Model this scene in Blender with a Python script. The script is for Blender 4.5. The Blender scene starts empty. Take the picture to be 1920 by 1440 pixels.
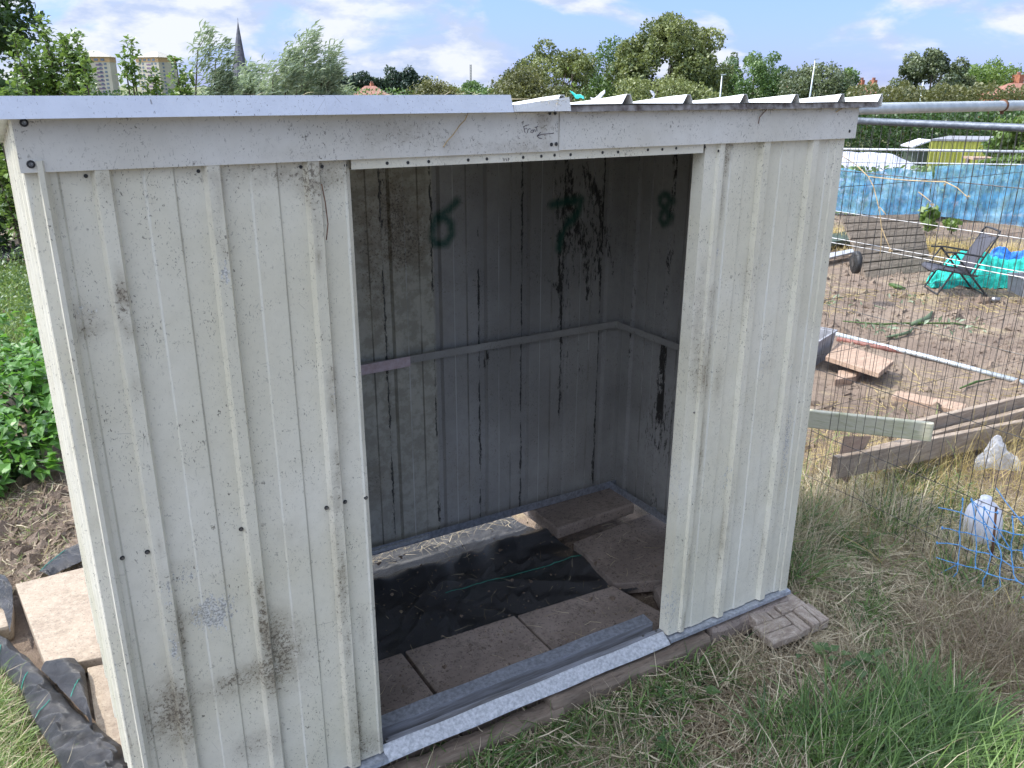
import bpy, math, random
import numpy as np
from mathutils import Vector, Matrix
random.seed(7)
rng = np.random.default_rng(11)
SC = bpy.context.scene
COL = SC.collection
R_ = math.radians
PI = math.pi

# ------------------------------------------------------------------ camera (fitted to the shed's own lines)
FOC = 1588.54
YAW, PIT, ROL = 0.5449, 0.3386, 0.004
CAM = np.array([-0.0524, -1.5908, 1.555])
F_ = np.array([math.sin(YAW)*math.cos(PIT), math.cos(YAW)*math.cos(PIT), -math.sin(PIT)])
_R = np.array([math.cos(YAW), -math.sin(YAW), 0.]); _U = np.cross(_R, F_)
RT = _R*math.cos(ROL)+_U*math.sin(ROL); UP = -_R*math.sin(ROL)+_U*math.cos(ROL)
def ray(x, y): return F_+RT*(x-960)/FOC-UP*(y-720)/FOC
def at(x, y, t): return CAM+ray(x, y)*t          # photo point -> world point at distance t
def onx(x, y, X): d = ray(x, y); return CAM+d*(X-CAM[0])/d[0]
def ony(x, y, Y): d = ray(x, y); return CAM+d*(Y-CAM[1])/d[1]
def onz(x, y, Z): d = ray(x, y); return CAM+d*(Z-CAM[2])/d[2]
def depth(P): return float((np.array(P)-CAM)@F_)

cd = bpy.data.cameras.new('camera'); co = bpy.data.objects.new('camera', cd); COL.objects.link(co)
cd.sensor_width = 36; cd.sensor_fit = 'HORIZONTAL'; cd.lens = FOC*36/1920; cd.clip_start = .02; cd.clip_end = 6000
M = Matrix.Identity(4)
for i in range(3):
    M[i][0] = RT[i]; M[i][1] = UP[i]; M[i][2] = -F_[i]; M[i][3] = CAM[i]
co.matrix_world = M
SC.camera = co

# ------------------------------------------------------------------ materials
class G:
    def __init__(s, name):
        s.m = bpy.data.materials.new(name); s.m.use_nodes = True
        s.t = s.m.node_tree; s.b = s.t.nodes['Principled BSDF']; s.o = s.t.nodes['Material Output']
    def n(s, ty, ins=None, **kw):
        nd = s.t.nodes.new(ty)
        for k, v in kw.items(): setattr(nd, k, v)
        for k, v in (ins or {}).items(): s.set(nd.inputs[k], v)
        return nd
    def set(s, sock, v):
        if isinstance(v, bpy.types.NodeSocket): s.t.links.new(v, sock)
        elif isinstance(v, (tuple, list)) and len(v) == 3 and sock.type == 'RGBA': sock.default_value = (*v, 1)
        else: sock.default_value = v
    def obj(s):
        if not hasattr(s, '_o'): s._o = s.n('ShaderNodeTexCoord').outputs['Object']
        return s._o
    def noise(s, scale, detail=3, rough=.55, vec=None, stretch=None, dist=0):
        v = vec or s.obj()
        if stretch: v = s.n('ShaderNodeVectorMath', {0: v, 1: stretch}, operation='MULTIPLY').outputs[0]
        return s.n('ShaderNodeTexNoise', {'Vector': v, 'Scale': scale, 'Detail': detail, 'Roughness': rough, 'Distortion': dist}).outputs[0]
    def voro(s, scale, stretch=None, feature='F1'):
        v = s.obj()
        if stretch: v = s.n('ShaderNodeVectorMath', {0: v, 1: stretch}, operation='MULTIPLY').outputs[0]
        return s.n('ShaderNodeTexVoronoi', {'Vector': v, 'Scale': scale}, feature=feature)
    def math(s, op, a, b=0., c=0., clamp=False):
        return s.n('ShaderNodeMath', {0: a, 1: b, 2: c}, operation=op, use_clamp=clamp).outputs[0]
    def ramp(s, v, a, b, c0=0., c1=1.):
        return s.n('ShaderNodeMapRange', {0: v, 1: a, 2: b, 3: c0, 4: c1}, interpolation_type='SMOOTHSTEP').outputs[0]
    def mix(s, f, a, b):
        nd = s.n('ShaderNodeMix', data_type='RGBA'); s.set(nd.inputs[0], f); s.set(nd.inputs[6], a); s.set(nd.inputs[7], b)
        return nd.outputs[2]
    def attr(s, name): return s.n('ShaderNodeAttribute', attribute_name=name).outputs['Fac']
    def col(s, c): s.set(s.b.inputs['Base Color'], c); return s
    def p(s, **kw):
        for k, v in kw.items(): s.set(s.b.inputs[k.replace('_', ' ')], v)
        return s
    def bump(s, h, strength=.3, dist=.01):
        s.set(s.b.inputs['Normal'], s.n('ShaderNodeBump', {'Height': h, 'Strength': strength, 'Distance': dist}).outputs[0]); return s

def mat_paint(name, c1, c2, speck=1., extra=True, rough=.42, cream=False):
    g = G(name)
    big = g.ramp(g.noise(2.2, 3), .35, .65)
    c = g.mix(big, c1, c2)
    mott = g.ramp(g.noise(34, 5, .65), .35, .75, 0, .22)
    c = g.mix(mott, c, tuple(x*.72 for x in c2))
    mask = g.ramp(g.noise(9, 5, .7), .42, .60, .2, 1)
    sp = g.math('MULTIPLY', g.ramp(g.noise(150, 5, .72, stretch=(1, 1, .75), dist=.8), .628-.03*speck, .665-.03*speck), mask)
    c = g.mix(g.math('MULTIPLY', sp, .85), c, (.085, .07, .05))
    sp3 = g.math('MULTIPLY', g.ramp(g.noise(70, 5, .8), .66, .70), g.ramp(g.noise(4, 3, .6), .5, .64, .0, 1))
    c = g.mix(g.math('MULTIPLY', sp3, .75), c, (.17, .13, .08))
    spl = g.math('MULTIPLY', g.ramp(g.noise(420, 1, .5, stretch=(1, 1, .35)), .70-.02*speck, .74-.02*speck), mask)
    c = g.mix(g.math('MULTIPLY', spl, .7), c, (.06, .05, .04))
    # hair-like marks
    hr = g.ramp(g.voro(16, (1, 1, .6), 'DISTANCE_TO_EDGE').outputs['Distance'], .0, .006, 1, 0)
    hr = g.math('MULTIPLY', hr, g.ramp(g.noise(13, 2, .5), .62, .66))
    c = g.mix(g.math('MULTIPLY', hr, .5), c, (.14, .12, .09))
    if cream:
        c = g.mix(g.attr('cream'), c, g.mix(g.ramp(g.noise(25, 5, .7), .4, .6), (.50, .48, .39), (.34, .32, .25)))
    if extra:
        c = g.mix(g.math('MULTIPLY', g.attr('crease'), g.ramp(g.noise(5, 3), .3, .6, .05, .7 if cream else .38)), c, (.68, .68, .65))  # painted highlight along each rising step of the sheet
        c = g.mix(g.math('MULTIPLY', g.attr('creased'), g.ramp(g.noise(6, 3), .3, .6, .05, .6 if cream else .28)), c, (.10, .09, .075))  # painted shade along each falling step
        st = g.attr('stain')
        fine = g.noise(130, 6, .8)
        haze = g.math('MULTIPLY', g.ramp(st, .05, 1.0), g.ramp(g.noise(28, 5, .7), .3, .7, .25, 1), clamp=True)
        c = g.mix(g.math('MULTIPLY', haze, .72), c, (.20, .16, .10))
        hard = g.ramp(g.math('ADD', g.math('MULTIPLY', g.ramp(fine, .32, .68), .6), g.math('MULTIPLY', st, .30)), .60, .76)
        c = g.mix(g.math('MULTIPLY', hard, .8), c, (.09, .065, .042))
        ba = g.attr('bare')
        bf = g.ramp(g.math('ADD', g.noise(150, 4, .7, stretch=(1, 1, .55)), g.math('MULTIPLY', ba, .36)), .72, .76)
        c = g.mix(bf, c, g.mix(g.ramp(g.noise(260, 2), .4, .6), (.34, .335, .30), (.66, .65, .60)))
        gr = g.attr('grime')
        gf = g.ramp(g.math('ADD', g.math('MULTIPLY', g.ramp(g.noise(75, 6, .8, stretch=(1, 1, .3)), .32, .68), .6), g.math('MULTIPLY', gr, .62)), .63, .80)
        c = g.mix(g.math('MULTIPLY', gf, .93), c, (.018, .016, .013))
        spy = g.math('MULTIPLY', g.attr('spray'), g.ramp(g.noise(120, 3), .2, .6, .75, 1))
        c = g.mix(spy, c, (.01, .075, .05))
        g.p(Metallic=g.math('MULTIPLY', bf, .15))
    g.col(c).p(Roughness=g.ramp(g.noise(20, 4), .3, .7, rough-.06, rough+.16))
    g.bump(g.math('ADD', g.noise(6, 3), g.math('MULTIPLY', g.noise(160, 3), .06)), .25, .012)
    return g.m

def mat_simple(name, c1, c2, scale=20, rough=.7, metal=0., bump=.3, bd=.004, detail=5, stretch=None, lo=.3, hi=.7, spec=None):
    g = G(name); nz = g.noise(scale, detail, .62, stretch=stretch)
    g.col(g.mix(g.ramp(nz, lo, hi), c1, c2)).p(Roughness=rough, Metallic=metal)
    if spec is not None: g.p(**{'Specular_IOR_Level': spec})
    if bump: g.bump(nz, bump, bd)
    return g.m

def mat_leaf(name, dark, light, trans=.3, rough=.45):
    g = G(name); t = g.attr('tint')
    c = g.mix(t, dark, light)
    g.col(c).p(Roughness=rough)
    tr = g.n('ShaderNodeBsdfTranslucent', {'Color': g.mix(.5, c, (light[0]*1.5, light[1]*1.6, light[2]))})
    mx = g.n('ShaderNodeMixShader', {0: trans}); g.t.links.new(g.b.outputs[0], mx.inputs[1]); g.t.links.new(tr.outputs[0], mx.inputs[2])
    g.t.links.new(mx.outputs[0], g.o.inputs['Surface'])
    return g.m

MT = {}
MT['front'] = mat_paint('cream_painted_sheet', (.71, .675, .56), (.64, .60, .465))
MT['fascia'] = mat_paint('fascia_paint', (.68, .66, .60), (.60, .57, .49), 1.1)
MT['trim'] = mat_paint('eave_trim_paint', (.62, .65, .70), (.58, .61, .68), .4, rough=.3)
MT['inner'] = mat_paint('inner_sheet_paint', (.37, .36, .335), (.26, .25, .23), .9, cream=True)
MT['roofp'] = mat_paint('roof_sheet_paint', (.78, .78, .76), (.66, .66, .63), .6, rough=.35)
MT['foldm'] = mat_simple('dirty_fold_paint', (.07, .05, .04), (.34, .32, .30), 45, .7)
MT['galv'] = mat_simple('galvanised_steel', (.30, .32, .36), (.52, .55, .61), 90, .42, .65, .1, .002, 6)
MT['galv_dirty'] = mat_simple('muddy_galvanised_steel', (.13, .125, .12), (.30, .31, .34), 22, .6, .2, .05, .001, 6, (.25, 3, 3))
MT['galv_light'] = mat_simple('chalky_galvanised_steel', (.32, .33, .34), (.56, .57, .58), 110, .5, .25, .12, .002, 7)
MT['tube'] = mat_simple('galvanised_tube', (.40, .44, .45), (.55, .59, .60), 24, .42, .35, .05, .001, 5)
MT['tube_dark'] = mat_simple('dull_tube', (.09, .105, .125), (.17, .19, .22), 60, .5, .4)
MT['wire'] = mat_simple('fence_wire', (.05, .045, .04), (.15, .14, .13), 30, .5, .6, 0)
MT['wire_light'] = mat_simple('bright_wire', (.30, .30, .30), (.5, .5, .5), 30, .4, .7, 0)
MT['black'] = mat_simple('black_rubber', (.01, .01, .01), (.03, .03, .03), 40, .55)
MT['screw'] = mat_simple('screw_steel', (.10, .10, .10), (.30, .30, .30), 200, .35, .8, 0)
MT['pink'] = mat_simple('pinkish_bracket', (.50, .37, .37), (.60, .50, .52), 60, .6)
MT['ink'] = mat_simple('marker_ink', (.03, .02, .03), (.09, .07, .09), 300, .6, 0, 0)
MT['blueplastic'] = mat_simple('blue_twine', (.05, .22, .50), (.16, .42, .72), 120, .55)
MT['whiteplastic'] = mat_simple('milky_plastic', (.62, .62, .66), (.78, .78, .82), 18, .4)
MT['greyplastic'] = mat_simple('grey_plastic', (.20, .20, .21), (.32, .32, .33), 14, .55)
MT['chairfab'] = mat_simple('charcoal_sling_fabric', (.035, .035, .045), (.07, .07, .085), 200, .7)
MT['chairmet'] = mat_simple('black_powder_coat', (.012, .012, .014), (.03, .03, .03), 60, .4)
MT['brick'] = mat_simple('red_brick', (.26, .09, .05), (.40, .16, .09), 3, .8)
MT['tile'] = mat_simple('clay_roof_tile', (.24, .11, .08), (.38, .19, .14), 2.5, .8)
MT['slate'] = mat_simple('slate_roof', (.22, .22, .24), (.32, .31, .33), 2, .7)
MT['render'] = mat_simple('cream_render', (.50, .45, .34), (.60, .54, .42), .6, .85)
MT['towerwall'] = mat_simple('tower_cladding', (.40, .36, .28), (.48, .44, .35), .1, .8)
MT['towerband'] = mat_simple('tower_ochre_band', (.38, .24, .12), (.48, .32, .17), .2, .8)
MT['towerroof'] = mat_simple('tower_roof', (.34, .32, .27), (.40, .38, .32), .1, .7)
MT['mauve'] = mat_simple('mauve_balcony', (.14, .09, .15), (.24, .17, .25), .5, .7)
MT['glass'] = mat_simple('window_glass', (.08, .10, .14), (.20, .23, .28), .6, .2)
MT['stone'] = mat_simple('dark_church_stone', (.05, .05, .06), (.10, .10, .12), .5, .9)
MT['bark'] = mat_simple('tree_bark', (.06, .045, .03), (.14, .11, .08), 8, .9, 0, .6, .02)
MT['yellowbox'] = mat_simple('yellow_green_paint', (.33, .34, .05), (.44, .44, .09), 2.5, .5)
MT['darkgreen'] = mat_simple('dark_green_paint', (.025, .04, .025), (.06, .08, .05), 4, .6)
MT['fleece'] = mat_simple('white_fleece', (.38, .39, .46), (.52, .53, .60), 5, .8)
MT['teal'] = mat_simple('teal_cloth', (.0, .30, .28), (.02, .48, .42), 20, .6)
MT['greennet'] = mat_simple('emerald_netting', (.0, .26, .20), (.02, .52, .42), 24, .8, 0, .7, .02, 8)
MT['bluetarp'] = mat_simple('blue_netting_heap', (.01, .10, .42), (.06, .28, .75), 22, .7, 0, .7, .02, 8)
MT['rope'] = mat_simple('green_thread', (.0, .22, .16), (.03, .40, .30), 100, .6)
MT['rust'] = mat_simple('rusty_iron', (.08, .035, .02), (.18, .08, .04), 60, .9)
MT['drystem'] = mat_simple('dry_stem', (.36, .25, .12), (.62, .46, .25), 60, .8)
MT['redpipe'] = mat_simple('red_brown_strip', (.16, .06, .045), (.26, .11, .08), 20, .6)

def mat_slab():
    g = G('concrete_slab')
    c = g.mix(g.ramp(g.noise(5, 4), .35, .65), (.27, .21, .155), (.36, .285, .21))
    c = g.mix(g.ramp(g.noise(60, 6, .75), .35, .75), c, (.42, .35, .265))
    c = g.mix(g.ramp(g.noise(18, 6, .75), .5, .68, 0, .55), c, (.19, .145, .10))
    c = g.mix(g.ramp(g.noise(160, 4, .7), .55, .66, 0, .7), c, (.12, .095, .075))
    g.col(c).p(Roughness=.92); g.bump(g.noise(120, 6, .7), .6, .003); return g.m
MT['slab'] = mat_slab()
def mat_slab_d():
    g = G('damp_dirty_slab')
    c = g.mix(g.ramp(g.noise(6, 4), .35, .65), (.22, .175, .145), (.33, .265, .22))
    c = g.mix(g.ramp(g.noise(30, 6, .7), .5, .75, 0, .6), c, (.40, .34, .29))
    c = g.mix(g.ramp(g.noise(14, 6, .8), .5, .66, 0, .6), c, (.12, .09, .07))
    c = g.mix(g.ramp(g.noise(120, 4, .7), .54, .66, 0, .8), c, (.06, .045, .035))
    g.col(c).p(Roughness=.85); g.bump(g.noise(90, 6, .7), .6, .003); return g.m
MT['slab_d'] = mat_slab_d()

def mat_wood(name, c1, c2, c3, axis=(1, 1, 1), sc=14):
    g = G(name)
    gr = g.noise(sc, 6, .7, stretch=axis, dist=.6)
    fine = g.noise(sc*5, 4, .7, stretch=axis)
    c = g.mix(g.ramp(gr, .3, .7), c1, c2)
    c = g.mix(g.ramp(fine, .5, .75, 0, .7), c, c3)
    g.col(c).p(Roughness=.88); g.bump(g.math('ADD', gr, fine), .7, .004); return g.m
MT['wood_grey'] = mat_wood('weathered_grey_wood', (.11, .085, .06), (.23, .185, .14), (.04, .03, .022), (.8, 1.5, 5))
MT['wood_x'] = mat_wood('old_timber', (.13, .095, .07), (.23, .18, .135), (.04, .03, .022), (.25, 2, 3))
MT['wood_tan'] = mat_wood('tan_board', (.30, .20, .14), (.44, .32, .23), (.18, .11, .07), (.5, 2, 2))
MT['wood_green'] = mat_wood('algae_stained_board', (.60, .56, .46), (.46, .45, .28), (.26, .27, .12), (.4, .4, 2), 6)
MT['wood_plank'] = mat_wood('weathered_plank', (.25, .19, .14), (.42, .34, .26), (.12, .09, .06), (.4, 2, 4))
MT['parquet'] = mat_wood('split_dark_oak', (.26, .20, .155), (.50, .42, .34), (.035, .025, .02), (1, 3, 2), 26)
MT['parquet2'] = mat_wood('split_dark_oak_cross', (.26, .20, .155), (.50, .42, .34), (.035, .025, .02), (3, 1, 2), 26)

def mat_membrane(nm, hi, ro):
    g = G(nm)
    o = g.obj()
    w1 = g.n('ShaderNodeTexWave', {'Vector': o, 'Scale': 160, 'Distortion': 1.5, 'Detail': 2}, bands_direction='X').outputs['Fac']
    w2 = g.n('ShaderNodeTexWave', {'Vector': o, 'Scale': 160, 'Distortion': 1.5, 'Detail': 2}, bands_direction='Y').outputs['Fac']
    c = g.mix(g.ramp(g.noise(9, 5, .7), .4, .75, 0, .5), (.010, .010, .012), (hi, hi*.96, hi*.97))
    g.col(c).p(Roughness=ro, **{'Specular_IOR_Level': .8})
    g.bump(g.math('ADD', g.math('ADD', w1, w2), g.math('MULTIPLY', g.noise(40, 5, .7), 5.)), .55, .003); return g.m
MT['membrane'] = mat_membrane('woven_black_membrane', .022, .33)
MT['membrane_dry'] = mat_membrane('dusty_woven_membrane', .13, .30)  # lighter base tone paints sun highlights onto the outdoor membrane

def mat_bluenet():
    g = G('blue_debris_netting')
    v = g.noise(3.2, 6, .75)
    c = g.mix(g.ramp(v, .35, .7), (.12, .42, .72), (.38, .70, .88))
    c = g.mix(g.ramp(g.noise(11, 5, .7, stretch=(1, 1, .6)), .55, .7, 0, .55), c, (.45, .72, .80))
    g.col(c).p(Roughness=.7)
    tl = g.n('ShaderNodeBsdfTranslucent', {'Color': c}); m1 = g.n('ShaderNodeMixShader', {0: .45})
    g.t.links.new(g.b.outputs[0], m1.inputs[1]); g.t.links.new(tl.outputs[0], m1.inputs[2])
    tp = g.n('ShaderNodeBsdfTransparent'); m2 = g.n('ShaderNodeMixShader', {0: g.ramp(g.noise(14, 4), .3, .7, .25, .6)})
    g.t.links.new(m1.outputs[0], m2.inputs[1]); g.t.links.new(tp.outputs[0], m2.inputs[2])
    g.t.links.new(m2.outputs[0], g.o.inputs['Surface']); return g.m
MT['bluenet'] = mat_bluenet()
def mat_clear():
    g = G('crinkled_clear_film')
    g.col((.82, .84, .88)).p(Roughness=.15)
    g.bump(g.noise(40, 5, .7), 1, .02)
    tp = g.n('ShaderNodeBsdfTransparent'); m2 = g.n('ShaderNodeMixShader', {0: .45})
    g.t.links.new(g.b.outputs[0], m2.inputs[1]); g.t.links.new(tp.outputs[0], m2.inputs[2])
    g.t.links.new(m2.outputs[0], g.o.inputs['Surface']); return g.m
MT['clear'] = mat_clear()

MT['leaf_potato'] = mat_leaf('potato_leaf', (.045, .13, .02), (.14, .30, .05), .35, .42)
MT['leaf_apple'] = mat_leaf('apple_leaf', (.05, .10, .025), (.20, .29, .07), .3, .38)
MT['leaf_dark'] = mat_leaf('dark_hedge_leaf', (.018, .045, .012), (.07, .13, .03), .25)
MT['leaf_willow'] = mat_leaf('silver_willow_leaf', (.14, .19, .11), (.34, .40, .28), .3, .5)
MT['leaf_maple'] = mat_leaf('maple_leaf', (.05, .08, .027), (.25, .275, .10), .25)
MT['leaf_mid'] = mat_leaf('midgreen_leaf', (.045, .10, .03), (.16, .24, .075), .25)
MT['leaf_grey'] = mat_leaf('greygreen_leaf', (.04, .065, .035), (.19, .22, .11), .2)
MT['leaf_olive'] = mat_leaf('olive_leaf', (.06, .07, .024), (.19, .19, .07), .25)
MT['leaf_far'] = mat_leaf('far_dark_leaf', (.022, .045, .032), (.06, .095, .055), .15)
MT['leaf_light'] = mat_leaf('lightgreen_leaf', (.07, .13, .03), (.20, .28, .07), .3)
MT['grass'] = mat_leaf('green_grass', (.025, .065, .018), (.19, .30, .075), .3, .5)
MT['grass_b'] = mat_leaf('bright_green_grass', (.09, .17, .04), (.28, .38, .11), .35, .5)
MT['straw'] = mat_leaf('dry_straw', (.15, .105, .065), (.68, .58, .40), .2, .6)
MT['weedgold'] = mat_leaf('golden_dry_weeds', (.22, .16, .05), (.56, .44, .20), .3, .6)

# ------------------------------------------------------------------ object helpers
def props(o, label=None, cat=None, group=None, kind=None):
    if label: o['label'] = label
    if cat: o['category'] = cat
    if group: o['group'] = group
    if kind: o['kind'] = kind
    return o
def worldloc(o):
    v = np.zeros(3)
    while o is not None: v += np.array(o.location); o = o.parent
    return v
def link(name, me, mat, parent, loc=None):
    o = bpy.data.objects.new(name, me); COL.objects.link(o)
    if parent is not None: o.parent = parent
    if loc is not None: o.location = loc
    if mat: me.materials.append(MT[mat] if isinstance(mat, str) else mat)
    return o
def npmesh(name, V, Fc, mat, parent=None, attrs=None, smooth=False, loc=None):
    """V (n,3) world verts, Fc (m,k) faces; links one mesh object whose origin sits at loc / at its parent"""
    V = np.asarray(V, dtype=np.float64); Fc = np.asarray(Fc, dtype=np.int32)
    base = worldloc(parent) if parent is not None else np.zeros(3)
    if loc is not None: base = base+np.array(loc)
    V = V-base
    me = bpy.data.meshes.new(name); k = Fc.shape[1]
    me.vertices.add(len(V)); me.vertices.foreach_set('co', V.astype(np.float32).ravel())
    me.loops.add(Fc.size); me.loops.foreach_set('vertex_index', Fc.ravel())
    me.polygons.add(len(Fc)); me.polygons.foreach_set('loop_start', np.arange(0, Fc.size, k, dtype=np.int32))
    me.polygons.foreach_set('loop_total', np.full(len(Fc), k, dtype=np.int32))
    me.polygons.foreach_set('use_smooth', np.full(len(Fc), smooth, dtype=bool))
    for an, av in (attrs or {}).items():
        a = me.attributes.new(an, 'FLOAT', 'POINT'); a.data.foreach_set('value', np.asarray(av, dtype=np.float32))
    me.update(calc_edges=True)
    return link(name, me, mat, parent, loc)
class MB:
    def __init__(s): s.v = []; s.f = []
    def add(s, vs, fs):
        n = len(s.v); s.v += [tuple(map(float, v)) for v in vs]; s.f += [tuple(i+n for i in f) for f in fs]; return s
    def box(s, lo, hi):
        (a, b, c), (d, e, f) = lo, hi
        return s.add([(a, b, c), (d, b, c), (d, e, c), (a, e, c), (a, b, f), (d, b, f), (d, e, f), (a, e, f)],
                     [(0, 3, 2, 1), (4, 5, 6, 7), (0, 1, 5, 4), (1, 2, 6, 5), (2, 3, 7, 6), (3, 0, 4, 7)])
    def hexa(s, bot, top):
        n = len(bot)
        return s.add(list(bot)+list(top), [tuple(range(n-1, -1, -1)), tuple(range(n, 2*n))]+[(i, (i+1) % n, n+(i+1) % n, n+i) for i in range(n)])
    def beam(s, p, q, w, h, up=(0, 0, 1)):
        p = np.array(p, float); q = np.array(q, float); d = q-p; d /= np.linalg.norm(d); u = np.array(up, float)
        sd = np.cross(d, u); sd /= np.linalg.norm(sd); u = np.cross(sd, d)
        r = [(-1, -1), (1, -1), (1, 1), (-1, 1)]
        return s.hexa([p+sd*a*w/2+u*b*h/2 for a, b in r], [q+sd*a*w/2+u*b*h/2 for a, b in r])
    def tube(s, pts, r, seg=8, caps=True):
        pts = [np.array(p, float) for p in pts]; n = len(pts)
        rr = r if hasattr(r, '__len__') else [r]*n
        prev = None; rings = []
        for i, p in enumerate(pts):
            d = pts[min(i+1, n-1)]-pts[max(i-1, 0)]; d = d/(np.linalg.norm(d)+1e-12)
            a = prev if prev is not None else (np.array([0, 0, 1.]) if abs(d[2]) < .9 else np.array([1., 0, 0]))
            sd = a-d*(a@d); sd /= (np.linalg.norm(sd)+1e-12); prev = sd; u = np.cross(d, sd)
            rings.append([p+rr[i]*(sd*math.cos(t)+u*math.sin(t)) for t in np.linspace(0, 2*PI, seg, endpoint=False)])
        vs = [v for rg in rings for v in rg]; fs = []
        for i in range(n-1):
            for j in range(seg):
                fs.append((i*seg+j, i*seg+(j+1) % seg, (i+1)*seg+(j+1) % seg, (i+1)*seg+j))
        if caps: fs += [tuple(range(seg-1, -1, -1)), tuple((n-1)*seg+j for j in range(seg))]
        return s.add(vs, fs)
    def build(s, name, mat, parent=None, loc=None, bevel=0, smooth=False):
        base = worldloc(parent) if parent is not None else np.zeros(3)
        if loc is not None: base = base+np.array(loc)
        me = bpy.data.meshes.new(name)
        me.from_pydata([tuple(np.array(v)-base) for v in s.v], [], s.f)
        me.polygons.foreach_set('use_smooth', np.full(len(me.polygons), smooth, dtype=bool))
        o = link(name, me, mat, parent, loc)
        if bevel:
            m = o.modifiers.new('bevel', 'BEVEL'); m.width = bevel; m.segments = 2; m.limit_method = 'ANGLE'
        return o
def empty(name, loc, label, cat, group=None):
    o = bpy.data.objects.new(name, None); COL.objects.link(o); o.location = tuple(map(float, loc)); o.empty_display_size = .1
    return props(o, label, cat, group)
def copy_tree(o, parent=None):
    c = o.copy(); COL.objects.link(c)
    if parent is not None: c.parent = parent
    for ch in list(o.children): copy_tree(ch, c)
    return c
def vnoise(P, s, seed=0):
    """cheap smooth pseudo noise, -1..1"""
    r = np.random.default_rng(seed); out = 0
    for k in range(5):
        w = r.normal(size=P.shape[1])*s*(1+.5*k); out = out+np.sin(P@w+r.uniform(0, 6.28))/(1+.4*k)
    return out/2.6

# ------------------------------------------------------------------ terrain
def gz(x, y):
    x = np.asarray(x, float); y = np.asarray(y, float)
    r = np.hypot(x-CAM[0], y-CAM[1])
    z = -.10-1.2*np.clip((r-12)/15, 0, 1)**1.2-4*np.clip((r-27)/90, 0, 1)-3*np.clip((r-120)/500, 0, 1)
    return z
def gzn(x, y):
    P = np.stack([np.asarray(x, float).ravel(), np.asarray(y, float).ravel()], 1)
    r = np.hypot(P[:, 0]-CAM[0], P[:, 1]-CAM[1])
    n = (vnoise(P, 2.2, 1)*.012+vnoise(P, 9, 2)*.007+vnoise(P, 26, 3)*.004+vnoise(P, 60, 4)*.002)
    inside = (P[:, 0] > -.25)*(P[:, 0] < 2.0)*(P[:, 1] > -.02)*(P[:, 1] < 1.45)
    n = np.where(inside, n*.3-.012, n); n = n-.03*np.exp(-((P[:, 1]-1.05)/.28)**2)*(P[:, 0] > .05)*(P[:, 0] < 1.62)
    # soil crumbs left behind the shed, furrows in the plot to the right
    left = np.exp(-((P[:, 1]-1.9)/.5)**2)*(P[:, 0] < .3)
    n = n+left*np.abs(vnoise(P, 40, 7))*.03
    return (gz(P[:, 0], P[:, 1])+n*np.clip((40-r)/30, 0, 1)).reshape(np.shape(x))
def axis_pts(a, b, st, far):
    core = np.arange(a, b, st); out = []; s = st; v = b
    while v < far: out.append(v); s *= 1.16; v += s
    neg = []; s = st; v = a
    while v > -far:
        s *= 1.16; v -= s; neg.append(v)
    return np.array(neg[::-1]+list(core)+out+[far])
gx = axis_pts(-1.2, 5.2, .022, 3500); gy = axis_pts(-1.0, 3.2, .022, 3500)
X, Y = np.meshgrid(gx, gy, indexing='ij'); Z = gzn(X, Y)
nx, ny = X.shape
I = np.arange(nx*ny).reshape(nx, ny)
Fg = np.stack([I[:-1, :-1], I[1:, :-1], I[1:, 1:], I[:-1, 1:]], -1).reshape(-1, 4)
def mat_ground():
    g = G('soil_and_turf'); o = g.obj()
    c = g.mix(g.ramp(g.noise(1.2, 4), .35, .65), (.20, .145, .105), (.29, .22, .16))
    c = g.mix(g.ramp(g.noise(16, 6, .75), .45, .7, 0, .75), c, (.09, .062, .045))
    c = g.mix(g.ramp(g.noise(60, 5, .75), .56, .72, 0, .7), c, (.42, .34, .23))
    c = g.mix(g.ramp(g.noise(2.6, 6, .7), .56, .66, 0, .6), c, (.40, .32, .19))
    c = g.mix(g.ramp(g.noise(.5, 5, .6), .58, .68, 0, .5), c, (.12, .15, .05))
    c = g.mix(g.math('MULTIPLY', g.attr('damp'), .8), c, g.mix(g.ramp(g.noise(45, 5, .7), .4, .65), (.035, .028, .018), (.11, .085, .055)))  # near soil darkened to paint in the shade between blades
    v = g.n('ShaderNodeVectorMath', {0: o}, operation='LENGTH').outputs['Value']
    c = g.mix(g.ramp(v, 14, 30), c, g.mix(g.ramp(g.noise(.15, 5), .4, .6), (.09, .13, .04), (.20, .19, .08)))
    g.col(c).p(Roughness=.95); g.bump(g.math('ADD', g.noise(30, 6, .75), g.noise(120, 4, .7)), .8, .012); return g.m
MT['ground'] = mat_ground()
props(npmesh('ground', np.stack([X.ravel(), Y.ravel(), Z.ravel()], 1), Fg, 'ground', None, {'damp': np.clip((2.9-X.ravel())/.5, 0, 1)*np.clip((.98-Y.ravel())/.2, 0, 1)*((X.ravel() > 2)+(Y.ravel() < .1)+(X.ravel() < -.2) > 0)}, smooth=True),  # mask of the near ground that gets the painted shade
      'brown allotment soil with trampled turf and straw', None, None, 'structure')

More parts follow.
